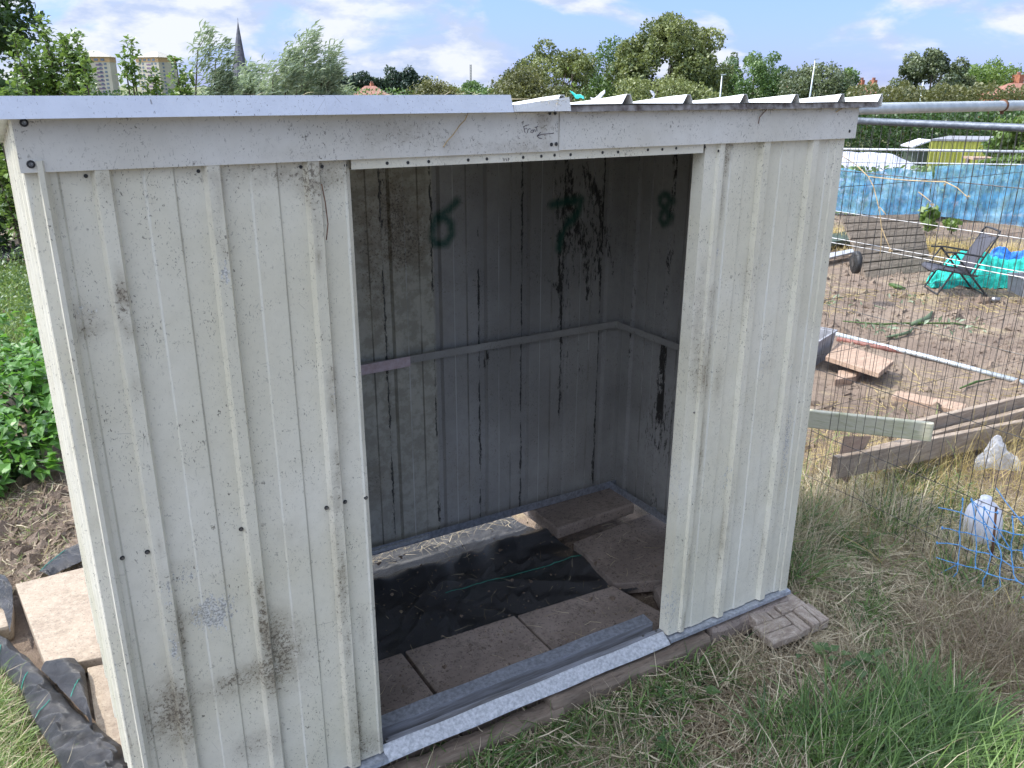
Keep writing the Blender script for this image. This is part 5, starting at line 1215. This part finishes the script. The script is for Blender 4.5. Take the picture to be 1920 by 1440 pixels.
c = at(1605, 492, 6.75); wt = empty('barrow_wheel', c, 'small black wheel under the left side of the slatted timber panel', 'wheel')
MB().tube([c+np.array([.0, 0, 0])-RT*.022, c-RT*.015, c+RT*.015, c+RT*.022], [.075, .09, .09, .075], 18).build('tyre', 'black', wt, smooth=True)
MB().tube([c-RT*.026, c+RT*.026], .035, 12).build('hub', 'wire', wt)
pa, pb = onz(1540, 620, -.085), onz(1985, 735, -.085)
polyobj('metal_pipe', [pa, (pa+pb)/2+np.array([0, 0, .008]), pb], .0155, 'tube', 'long silver metal pipe lying across the sunny soil', 'pipe', seg=14)
pa, pb = onz(1570, 636, -.09), onz(1712, 664, -.09)
polyobj('plastic_strip', [pa, (pa+pb)/2, pb], .018, 'redpipe', 'red brown strip lying along the metal pipe', 'plastic strip', seg=6)
# broken vegetables and leaves on soil
def scrap(pts, r, mat, label, nm='plant_scrap', z=-.08):
    P = [onz(x, y, z) for x, y in pts]; polyobj(nm, P, [r*.6]+[r]*(len(P)-2)+[r*.3], mat, label, 'plant scrap', seg=6)
scrap([(1668, 533), (1676, 536), (1686, 539), (1698, 541)], .022, 'leaf_light', 'bright green vegetable left of the chair front foot')
scrap([(1662, 632), (1690, 627), (1706, 622), (1712, 615)], .012, 'leaf_willow', 'pale broken stalk near the left end of the metal pipe')
scrap([(1708, 608), (1722, 604), (1740, 596), (1748, 584)], .022, 'leaf_willow', 'folded pale leaf standing on the soil below the chair')
scrap([(1800, 728), (1830, 716), (1862, 710)], .008, 'leaf_light', 'green stalk below the right end of the metal pipe')
scrap([(1580, 602), (1650, 608), (1700, 606), (1790, 606), (1850, 618)], .007, 'leaf_light', 'long pale green vine lying over the soil')
scrap([(1640, 573), (1662, 580)], .008, 'leaf_willow', 'short pale stalk lying between vine and timber panel')
rng = np.random.default_rng(9)
for i, (x, y, lb) in enumerate([(1655, 615, 'wilted grey green leaf cluster left of the folded pale leaf'), (1560, 562, 'wilted leaves near the shed corner on the soil'), (1700, 560, 'flattened pale leaves in front of the chair feet'), (1790, 612, 'wilted pale leaves right of the folded leaf')]):
    c = onz(x, y, -.08); n = 26; C = c+rng.normal(size=(n, 3))*np.array([.10, .10, .008])
    V, Fc, tt = leafquads(C, .06*rng.uniform(.5, 1.2, n), None, .4, .1)
    e = npmesh('wilted_leaves', V, Fc, 'leaf_willow', None, {'tint': tt}, loc=tuple(c)); props(e, lb, 'wilted leaves')
# raised bed planks at the foot of fence A
def plank(a, b, th, mat, label, grp='planks stacked along the fence foot'):
    """a, b: (top point, height) ends as 3d"""
    (p, h0), (q2, h1) = a, b; p = np.array(p); q2 = np.array(q2); mid = np.array([p[0], p[1], p[2]-h0]); d = q2-p; d[2] = 0; d /= np.linalg.norm(d); nr = np.cross(d, [0, 0, 1.])*th
    bot = [p-[0, 0, h0], q2-[0, 0, h1], q2-[0, 0, h1]-nr, p-[0, 0, h0]-nr]; top = [p, q2, q2-nr, p-nr]
    o = MB().hexa(bot, top).build('plank', mat, None, loc=mid, bevel=.004); return props(o, label, 'plank', grp)
def yy(px, py, Y): return ony(px, py, Y)
plank((yy(1715, 792, .52), .16), (yy(1990, 728, .52), .17), .03, 'wood_plank', 'rearmost and highest plank of the stack along the fence foot')
plank((yy(1640, 842, .47), .11), (yy(1990, 752, .47), .12), .03, 'wood_plank', 'middle plank of the stack along the fence foot')
plank((yy(1572, 858, .42), .10), (yy(1960, 782, .42), .11), .03, 'wood_plank', 'front plank of the stack along the fence foot')
o = MB().hexa([yy(1566, 880, .43), yy(1584, 905, .43), yy(1590, 905, .45), yy(1572, 880, .45)], [yy(1582, 818, .47), yy(1632, 818, .47), yy(1634, 818, .50), yy(1584, 818, .50)])
o = o.build('plank_end', 'wood_tan', None, loc=yy(1590, 880, .43)); props(o, 'short tan offcut propped at the left end of the plank stack', 'offcut')
p1 = at(1440, 762, 3.45); p2 = at(1752, 795, 3.22)
plank((p1, .072), (p2, .075), .025, 'wood_green', 'pale plank stained green with algae lying across the fence foot', None)
# jug, bag, stake
def jug():
    c = onz(1838, 1016, -.09); e = empty('plastic_jug', c, 'white plastic jug lying in the weeds behind the blue twine net', 'jug')
    rr = [.0, .050, .062, .066, .066, .058, .038, .020, .020]; zz = [0, .0, .012, .05, .105, .145, .168, .180, .198]
    ax = np.array([-.12, 0, 1.]); ax /= np.linalg.norm(ax)
    MB().tube([c+ax*z for z in zz], [max(r, .001) for r in rr], 16).build('body', 'whiteplastic', e, smooth=True)
    h = c+np.array([-.03, .01, .12]); MB().tube([h, h+np.array([-.035, 0, .03]), h+np.array([-.02, 0, .065]), h+np.array([.012, 0, .06])], .008, 8).build('handle', 'whiteplastic', e, smooth=True)
jug()
heap(1828, 1915, 828, 882, 3.6, 'clear', 'crinkled clear plastic bag caught in the dry weeds by the planks', 'plastic bag', 8, .05, 'plastic_bag')
p = onx(1862, 1030, 2.62); q2 = onx(1868, 950, 2.66)
polyobj('iron_stake', [p-np.array([0, 0, .03]), (p+q2)/2, q2], .004, 'rust', 'thin rusty stake standing behind the blue twine net', 'stake')
# blue twine net tied to the fence
def twine():
    mb = MB(); X0 = 2.615; r = .0019; rnd = random.Random(4)
    cols = [(1775, 925), (1800, 930), (1822, 935), (1848, 940), (1872, 946), (1896, 950), (1920, 955), (1945, 960), (1970, 965)]
    grid = {}
    for i, (x, y) in enumerate(cols):
        for j in range(5):
            px = x+j*1.5+rnd.uniform(-6, 6)-(8 if (i == 0 and j) else 0)+(-3*j if i < 2 else 0); py = y+j*31+(i*3.2)+rnd.uniform(-5, 5)
            if i == 0: px -= 2
            grid[i, j] = onx(px, py, X0+rnd.uniform(-.012, .012))
    def run(a, b):
        m = (a+b)/2+np.array([0, rnd.uniform(-.004, .004), rnd.uniform(-.006, .003)]); mb.tube([a, m, b], r*rnd.uniform(.75, 1.1), 5)
    for j in range(1, 5):
        for i in range(len(cols)-1): run(grid[i, j], grid[i+1, j])
    for i in range(1, len(cols)):
        for j in range(4):
            if rnd.random() < .93: run(grid[i, j], grid[i, j+1])
    for j in (0,):
        for i in range(1, len(cols)-1):
            if rnd.random() < .5: run(grid[i, j], grid[i+1, j])
    for k in grid.values():
        if rnd.random() < .7: mb.tube([k-np.array([0, 0, .006]), k, k+np.array([0, .002, .006])], [.0015, .0042, .0015], 6)
    for i in (1, 3, 4, 6, 7):
        a = grid[i, 4]; mb.tube([a, a+np.array([0, rnd.uniform(-.01, .01), -.03]), a+np.array([0, rnd.uniform(-.02, .02), -.055])], [r, r, r*1.8], 5)
    for i in (2, 3, 6):
        a = grid[i, 0]; b = grid[min(i+2, 8), 2]; mb.tube([a, (a+b)/2+np.array([-.01, 0, .01]), b], r, 5)
    a = grid[1, 4]; b = onx(1745, 1085, X0); mb.tube([a, (a+b)/2, b], [r, r, r*.6], 5)
    a = onx(1868, 915, X0); mb.tube([a, onx(1885, 940, X0), onx(1905, 965, X0), onx(1925, 990, X0)], r, 5)
    o = mb.build('twine_net', 'blueplastic', None, loc=grid[3, 3]); props(o, 'tangled bright blue knotted twine net tied to the near fence panel', 'net')
twine()
# dead stems caught in the fence
S = [[(1570, 287), (1583, 295), (1605, 309), (1628, 331), (1665, 335), (1700, 338), (1740, 340), (1772, 341), (1795, 352), (1812, 368)], [(1628, 331), (1638, 350), (1645, 378), (1650, 400), (1653, 430), (1652, 460), (1650, 478)], [(1649, 388), (1658, 398), (1661, 402)], [(1652, 424), (1660, 445), (1669, 466)], [(1722, 360), (1733, 368), (1745, 378)]]
mb = MB()
for ln in S: mb.tube([onx(x, y, 2.632) for x, y in ln], [.0017]*(len(ln)-1)+[.0009], 6)
for x, y, r in [(1813, 369, .012), (1669, 469, .010), (1747, 384, .008), (1771, 346, .006)]:
    c = onx(x, y, 2.632)
    for k in range(16):
        d = np.array([random.gauss(0, 1), random.gauss(0, 1), random.gauss(-.3, 1)]); d /= np.linalg.norm(d); mb.tube([c, c+d*r], [.0012, .0005], 4)
props(mb.build('dead_stem', 'drystem', None, loc=onx(1628, 331, 2.632)), 'tan forked dead weed stem with seed heads woven through the mesh fence', 'dead stem')

# ------------------------------------------------------------------ small broadleaf weeds in the foreground
def broadleaf(px, py, n, size, label, seed, z=-.085, mat='leaf_potato', h=.04):
    global rng
    rng = np.random.default_rng(seed); c = onz(px, py, z); C = c+rng.normal(size=(n, 3))*np.array([size*.5, size*.5, 0])+np.array([0, 0, 1.])*rng.uniform(0, h, n)[:, None]
    dirs = np.column_stack([rng.normal(size=(n, 2)), rng.uniform(-.1, .5, n)]); e = empty('broadleaf_weed', c, label, 'weed', 'broad leaved weeds in the grass')
    V, Fc, tt = leafquads(C, size*rng.uniform(.6, 1.2, n), np.stack([rng.normal(0, .3, n), rng.normal(0, .3, n), np.ones(n)], 1), .6, .12, rng.normal(.25, .2, n), dirs)
    npmesh('leaves', V, Fc, 'leaf_mid', e, {'tint': tt}); mb = MB()
    for k in range(min(n, 6)): mb.tube([c, (c+C[k])/2+np.array([0, 0, .004]), C[k]], .0012, 4)
    mb.build('stem', 'grass', e)
for i, a in enumerate([(1455, 1190, 5, .055, 'flat green leaves just below the split wood piece'), (1545, 1235, 9, .05, 'dark weed in the straw to the right of the split wood piece'), (1625, 1262, 10, .06, 'arching leafed weed in the middle of the straw'), (1320, 1290, 6, .06, 'oval leafed weed below the stone block'),
                       (800, 1395, 4, .06, 'single upright leaf by the left end of the door sill'), (1080, 1300, 5, .035, 'small bright weed below the middle of the sill'), (1290, 1335, 7, .05, 'dull green weed between hay heap and long grass tuft'), (1560, 1270, 7, .045, 'round leafed weed in front of the arching one'), (1240, 1415, 5, .05, 'weed at the bottom edge beside the hay heap')]):
    broadleaf(*a[:4], a[4], 300+i)

# ------------------------------------------------------------------ litter on the roof and twigs on the fascia
def roofpt(x, y): return np.array([x, y, rtop(y)+.008])
rng = np.random.default_rng(3)
n = 420; x = rng.uniform(0, .92, n); y = rng.uniform(-.02, .3, n); P = np.stack([x, y, 1.532-.1*y*0-rng.uniform(0, .004, n)-np.maximum(0, y-.02)*.08], 1)
bl = [blades(P, rng.uniform(.01, .055, n), rng.uniform(0, 6.28, n), rng.normal(.02, .08, n), rng.uniform(.0008, .0018, n), rng.normal(0, .3, n), 4, rng.uniform(.3, 1, n), 1.)]
for px0, px1, m in [(640, 720, 12), (800, 930, 16), (560, 590, 4), (440, 500, 4)]:
    pxs = rng.uniform(px0, px1, m); P = np.array([ony(a, 183, .0) for a in pxs]); bl.append(blades(P, rng.uniform(.015, .04, m), rng.uniform(-.5, .5, m)+PI*(rng.uniform(size=m) < .3), rng.uniform(.1, .7, m), .0018, rng.normal(-.6, .5, m), 5, rng.uniform(.3, .8, m), 1.))
n = 60; P = np.array([ony(a, 194, -.045) for a in rng.uniform(1005, 1058, n)]); P[:, 2] += rng.uniform(0, .006, n)
bl.append(blades(P, rng.uniform(.01, .03, n), rng.uniform(-.4, .4, n)+PI*(rng.uniform(size=n) < .5), rng.normal(.1, .3, n), .0011, rng.normal(0, .6, n), 4, rng.uniform(.4, 1, n), 1.))
stuff('roof_litter', bl, 'straw', 'straw scraps scattered on the shed roof edge', floor=False)
n = 260; P = np.array([ony(a, b, -.022) for a, b in zip(rng.uniform(1100, 1600, n)**1., rng.uniform(193, 199, n))]); P[:, 2] = 1.505+rng.uniform(-.003, .003, n)
bl = [blades(P, rng.uniform(.008, .028, n), rng.uniform(-.3, .3, n)+PI*(rng.uniform(size=n) < .5), rng.normal(-.1, .35, n), .0010, rng.normal(0, .8, n), 4, rng.uniform(0, .35, n), 1.2)]
stuff('root_debris', bl, 'straw', 'dark roots and dirt caught under the roof sheet edge', floor=False)
for i, (ln, lb) in enumerate([([(878, 211), (872, 225), (862, 235), (850, 252), (838, 265), (831, 276)], 'long thin dry twig hanging over the fascia below the trim'), ([(1442, 200), (1432, 211), (1424, 220), (1422, 232)], 'thin dark rootlet on the right fascia'),
                              ([(603, 345), (610, 380), (615, 420), (612, 450)], 'fine black hair root on the front panel beside the third rib'), ([(1568, 210), (1580, 203), (1594, 200)], 'pale twig under the right end of the roof')]):
    polyobj('twig', [ony(x, y, -.0225) for x, y in ln], .0011, 'drystem' if i in (0, 3) else 'rust', lb, 'twig', 'twigs stuck to the shed front')

# ------------------------------------------------------------------ distant buildings
def axes_at(P):
    f = np.array([F_[0], F_[1], 0]); f /= np.linalg.norm(f); r = np.array([f[1], -f[0], 0]); return r, f
def tower(px0, px1, yeave, ytop, d, label, rot, balc):
    P = at((px0+px1)/2, yeave, d); r, f = axes_at(P); w = (px1-px0)/FOC*d; g = -9.; e = empty('tower_block', (P[0], P[1], g), label, 'tower block', 'tower blocks on the horizon')
    a = rot; s = w/(abs(math.cos(a))+abs(math.sin(a))*.8); hw, hd = s/2, s*.4
    u = r*math.cos(a)+f*math.sin(a); v_ = -r*math.sin(a)+f*math.cos(a); top = P[2]; c0 = np.array([P[0], P[1], 0])
    def Q(x, y, z): return c0+u*x+v_*y+np.array([0, 0, z])
    fl = 2.8; b1 = top-fl*1.3
    MB().hexa([Q(-hw, -hd, g), Q(hw, -hd, g), Q(hw, hd, g), Q(-hw, hd, g)], [Q(-hw, -hd, b1), Q(hw, -hd, b1), Q(hw, hd, b1), Q(-hw, hd, b1)]).build('wall', 'towerwall', e)
    MB().hexa([Q(-hw-.2, -hd-.2, b1), Q(hw+.2, -hd-.2, b1), Q(hw+.2, hd+.2, b1), Q(-hw-.2, hd+.2, b1)], [Q(-hw-.2, -hd-.2, top), Q(hw+.2, -hd-.2, top), Q(hw+.2, hd+.2, top), Q(-hw-.2, hd+.2, top)]).build('top_storey', 'towerband', e)
    rz = at((px0+px1)/2, ytop, d)[2]; o_ = 1.4
    MB().hexa([Q(-hw-o_, -hd-o_, top), Q(hw+o_, -hd-o_, top), Q(hw+o_, hd+o_, top), Q(-hw-o_, hd+o_, top)], [Q(-hw*.25, -.5, rz), Q(hw*.25, -.5, rz), Q(hw*.25, .5, rz), Q(-hw*.25, .5, rz)]).build('roof', 'towerroof', e)
    wm = None
    def win(cx, cy, z, nx_, ny_, ww, hh, mat, nm):
        dv = (u*nx_+v_*ny_); sd = (u if ny_ else v_); c_ = Q(cx, cy, z)
        q4 = [c_-sd*ww/2, c_+sd*ww/2, c_+sd*ww/2+dv*.15, c_-sd*ww/2+dv*.15]; MB().hexa(q4, [p+np.array([0, 0, hh]) for p in q4]).build(nm, mat, e)
    nf = int((b1-g)/fl)
    for k in range(max(0, nf-9), nf):
        z = b1-fl*(nf-k)+.7
        for x in (-.72, -.42, .42, .72): win(hw*x, -hd, z, 0, -1, s*.08, 1.5, 'glass', 'window')
        for y in (-.5, .5): win(-hw if a > 0 else hw, hd*y, z, -1 if a > 0 else 1, 0, s*.08, 1.5, 'glass', 'window')
        win(hw*balc, -hd, z-.5, 0, -1, s*.2, 1.3, 'mauve', 'balcony')
    for x in (-.6, -.2, .2, .6): win(hw*x, -hd-.2, b1+.8, 0, -1, s*.12, 1.6, 'glass', 'window')
tower(146, 212, 107, 95, 640, 'left tower block with a column of mauve balconies', .18, .35)
tower(258, 326, 108, 97, 700, 'right tower block with shallow pale roof and ochre top storey', -.42, .1)
def spire(px, ytop, ybase, wpx, d, label, lean=0, nm='church_spire'):
    T = at(px, ytop, d); B = at(px+lean, ybase, d); w = wpx/FOC*d/2; e = empty(nm, (B[0], B[1], -9), label, 'church spire'); r, f = axes_at(B)
    ring = [B+r*math.cos(t)*w+f*math.sin(t)*w for t in np.linspace(0, 2*PI, 8, endpoint=False)]
    mb = MB(); mb.add(ring+[T], [(i, (i+1) % 8, 8) for i in range(8)]+[tuple(range(7, -1, -1))]); mb.build('spire', 'stone', e)
    MB().box((B[0]-w*.95, B[1]-w*.95, -9), (B[0]+w*.95, B[1]+w*.95, B[2])).build('tower', 'stone', e)
    MB().tube([T-np.array([0, 0, .3]), T+np.array([0, 0, 1.2])], .12, 5).build('finial', 'stone', e)
spire(446, 38, 150, 34, 520, 'tall thin dark church spire rising above the willows', 4)
spire(549, 99, 122, 11, 520, 'small pointed stone pinnacle right of the tall spire', 0, 'church_pinnacle')
# mast
a = at(882, 121, 420); e = empty('radio_mast', (a[0], a[1], -9), 'thin lattice mast standing alone on the skyline', 'mast')
mb = MB()
for s in ((-.35, -.35), (.35, -.35), (0, .4)): mb.tube([(a[0]+s[0], a[1]+s[1], -9), (a[0]+s[0], a[1]+s[1], a[2])], .14, 5)
for k in range(26):
    z = -8+k*(a[2]+8)/26; mb.tube([(a[0]-.35, a[1]-.35, z), (a[0]+.35, a[1]-.35, z+.6)], .08, 4)
mb.build('lattice', 'darkgreen', e)
def house(px0, px1, yridge, yeave, d, label, roofm='tile', chim=(), wallm='brick', ridge=(.3, .7), split=None, rot=0.):
    A = at(px0, yeave, d); B = at(px1, yeave, d); c_ = (A+B)/2; r, f = axes_at(c_); w = np.linalg.norm(B-A); g = float(gz(c_[0], c_[1])); ze = min(A[2], B[2]); zr = at((px0+px1)/2, yridge, d)[2]
    e = empty('brick_house', (c_[0], c_[1], g), label, 'house', 'houses beyond the hedge'); u = r*math.cos(rot)+f*math.sin(rot); v_ = -r*math.sin(rot)+f*math.cos(rot); c0 = np.array([c_[0], c_[1], 0]); dp = max(4., w*.45)
    def Q(x, y, z): return c0+u*x*w+v_*y*dp+np.array([0, 0, z])
    MB().hexa([Q(-.47, -.45, g), Q(.47, -.45, g), Q(.47, .45, g), Q(-.47, .45, g)], [Q(-.47, -.45, ze), Q(.47, -.45, ze), Q(.47, .45, ze), Q(-.47, .45, ze)]).build('wall', wallm, e)
    r0, r1 = ridge[0]-.5, ridge[1]-.5
    def rf(xa, xb, ra, rb, nm, m): 
        mb = MB(); vs = [Q(xa, -.5, ze), Q(xb, -.5, ze), Q(xb, .5, ze), Q(xa, .5, ze), Q(ra, 0, zr), Q(rb, 0, zr)]
        mb.add(vs, [(0, 1, 5, 4), (1, 2, 5), (2, 3, 4, 5), (3, 0, 4), (3, 2, 1, 0)]); mb.build(nm, m, e)
    if split is None: rf(-.5, .5, r0, r1, 'roof', roofm)
    else:
        s_ = split-.5; rf(-.5, s_, r0, s_, 'roof', 'tile'); rf(s_, .5, s_+.001, r1, 'roof', 'slate')
    for cx, wpx, ytop in chim:
        t = at(cx, ytop, d); cw = wpx/FOC*d/2; 
        ch = MB().box((t[0]-cw, t[1]-cw, zr-.8), (t[0]+cw, t[1]+cw, t[2])).build('chimney', 'brick', e)
        for k in (-.4, .4): MB().tube([(t[0]+k*cw, t[1], t[2]), (t[0]+k*cw, t[1], t[2]+.35)], .16, 8).build('chimney_pot', 'tile', ch)
    for x in (-.3, -.1, .15, .33):
        p = Q(x, -.452, ze-1.7); MB().hexa([p, p+u*w*.09, p+u*w*.09-v_*.08, p-v_*.08], [q_+np.array([0, 0, 1.2]) for q_ in (p, p+u*w*.09, p+u*w*.09-v_*.08, p-v_*.08)]).build('window', 'glass', e)
house(660, 732, 161, 180, 165, 'red roofed cottage with one chimney behind the roof trim', chim=[(697, 6, 156)], ridge=(.35, .62))
house(1437, 1480, 156, 172, 150, 'small house with pink roof and cream gable left of the tall lamp post', chim=[(1473, 6, 146)], wallm='render', ridge=(.1, .9))
house(1578, 1718, 161, 185, 130, 'pair of joined houses, left roof red and right roof grey, with two brick chimneys', chim=[(1616, 8, 150), (1638, 10, 150)], ridge=(.2, .82), split=.42)
house(1845, 1990, 156, 178, 115, 'orange roofed house with tall brick chimney at the right edge', chim=[(1910, 15, 140)], ridge=(.3, .8))
def lamp(px, ytop, d, label, lean=3):
    T = at(px, ytop, d); B = np.array([*at(px-lean, ytop, d)[:2], float(gz(T[0], T[1]))]); e = empty('lamp_post', B, label, 'lamp post', 'lamp posts beyond the roof')
    MB().tube([B, (B+T)/2, T], [.11, .09, .06], 8).build('pole', 'tube', e, smooth=True); r, f = axes_at(T)
    MB().beam(T-r*.1, T+r*.35+np.array([0, 0, .03]), .16, .10).build('lantern', 'tube', e)
lamp(1529, 111, 85, 'tallest lamp post, in front of the grey green tree', 6)
lamp(1354, 140, 85, 'short lamp post right of the tallest maple', 1)
lamp(1732, 151, 85, 'lamp post in front of the dense grey green sycamore', 2)

# ------------------------------------------------------------------ sky, sun, view
SUN_EL, SUN_AZ = R_(51), math.atan2(-.67, .45)     # azimuth measured from +y towards +x
wd = bpy.data.worlds.new('World'); SC.world = wd; wd.use_nodes = True
nt = wd.node_tree; nt.nodes.clear()
def wn(ty, ins=None, **kw):
    nd = nt.nodes.new(ty)
    for k, v in kw.items(): setattr(nd, k, v)
    for k, v in (ins or {}).items():
        if isinstance(v, bpy.types.NodeSocket): nt.links.new(v, nd.inputs[k])
        else: nd.inputs[k].default_value = v
    return nd
sky = wn('ShaderNodeTexSky', sky_type='NISHITA', sun_disc=False, sun_elevation=SUN_EL, sun_rotation=SUN_AZ, air_density=1.0, dust_density=.2, ozone_density=2.0, altitude=50)
tc = wn('ShaderNodeTexCoord').outputs['Generated']
sv = wn('ShaderNodeVectorMath', {0: tc, 1: (1., 1., 2.6)}, operation='MULTIPLY').outputs[0]
n1 = wn('ShaderNodeTexNoise', {'Vector': sv, 'Scale': 8.0, 'Detail': 9., 'Roughness': .52, 'Distortion': .35}).outputs[0]
# cloudier to the left (towards the sun), clearer to the right
lr = wn('ShaderNodeVectorMath', {0: tc, 1: (float(RT[0]), float(RT[1]), 0.)}, operation='DOT_PRODUCT').outputs['Value']
off = wn('ShaderNodeMapRange', {0: lr, 1: -.45, 2: .35, 3: .15, 4: .03}).outputs[0]
s1 = wn('ShaderNodeMath', {0: n1, 1: off}, operation='ADD').outputs[0]
cf = wn('ShaderNodeMapRange', {0: s1, 1: .49, 2: .64, 3: 0., 4: .96}, interpolation_type='SMOOTHSTEP').outputs[0]
n2 = wn('ShaderNodeTexNoise', {'Vector': sv, 'Scale': 13., 'Detail': 8., 'Roughness': .6}).outputs[0]
cc_ = wn('ShaderNodeMix', data_type='RGBA'); nt.links.new(wn('ShaderNodeMapRange', {0: n2, 1: .42, 2: .58}).outputs[0], cc_.inputs[0])
CL = 1.0
cc_.inputs[6].default_value = (2.2*CL, 2.6*CL, 3.5*CL, 1); cc_.inputs[7].default_value = (3.45*CL, 3.6*CL, 4.0*CL, 1)
el = wn('ShaderNodeSeparateXYZ', {0: tc}).outputs[2]
ev = wn('ShaderNodeMapRange', {0: el, 1: .0, 2: .45}).outputs[0]
tn = wn('ShaderNodeMix', data_type='RGBA'); nt.links.new(ev, tn.inputs[0]); tn.inputs[6].default_value = (.26, .33, .76, 1); tn.inputs[7].default_value = (1, 1, 1, 1)
st_ = wn('ShaderNodeVectorMath', {0: sky.outputs[0], 1: tn.outputs[2]}, operation='MULTIPLY').outputs[0]
gn0 = wn('ShaderNodeMapRange', {0: el, 1: .12, 2: .45, 3: 0., 4: 1.15}).outputs[0]
gside = wn('ShaderNodeMapRange', {0: lr, 1: -.95, 2: .75, 3: 4.2, 4: .0}).outputs[0]
gn = wn('ShaderNodeMath', {0: gn0, 1: gside, 2: 1.}, operation='MULTIPLY_ADD').outputs[0]
ccg = wn('ShaderNodeVectorMath', {0: cc_.outputs[2]}, operation='SCALE'); nt.links.new(gn, ccg.inputs['Scale'])
gs2 = wn('ShaderNodeMath', {0: gn0, 1: wn('ShaderNodeMapRange', {0: lr, 1: -.95, 2: .75, 3: 1.0, 4: -.5}).outputs[0], 2: 1.}, operation='MULTIPLY_ADD').outputs[0]
st2 = wn('ShaderNodeVectorMath', {0: st_}, operation='SCALE'); nt.links.new(gs2, st2.inputs['Scale'])
mx = wn('ShaderNodeMix', data_type='RGBA'); nt.links.new(cf, mx.inputs[0]); nt.links.new(st2.outputs[0], mx.inputs[6]); nt.links.new(ccg.outputs[0], mx.inputs[7])
bg = wn('ShaderNodeBackground', {'Color': mx.outputs[2], 'Strength': .15}); out = wn('ShaderNodeOutputWorld', {'Surface': bg.outputs[0]})
sl_ = bpy.data.lights.new('sun', 'SUN'); sl_.energy = 2.8; sl_.angle = R_(.5); sl_.color = (1, .95, .87)
so = bpy.data.objects.new('sun', sl_); COL.objects.link(so)
dv = Vector((math.sin(SUN_AZ)*math.cos(SUN_EL), math.cos(SUN_AZ)*math.cos(SUN_EL), math.sin(SUN_EL)))
so.rotation_euler = dv.to_track_quat('Z', 'Y').to_euler()
SC.view_settings.view_transform = 'Standard'; SC.view_settings.look = 'None'; SC.view_settings.gamma = 1; SC.view_settings.exposure = .86
SC.render.engine = 'CYCLES'
SC.cycles.max_bounces = 8; SC.cycles.transparent_max_bounces = 12
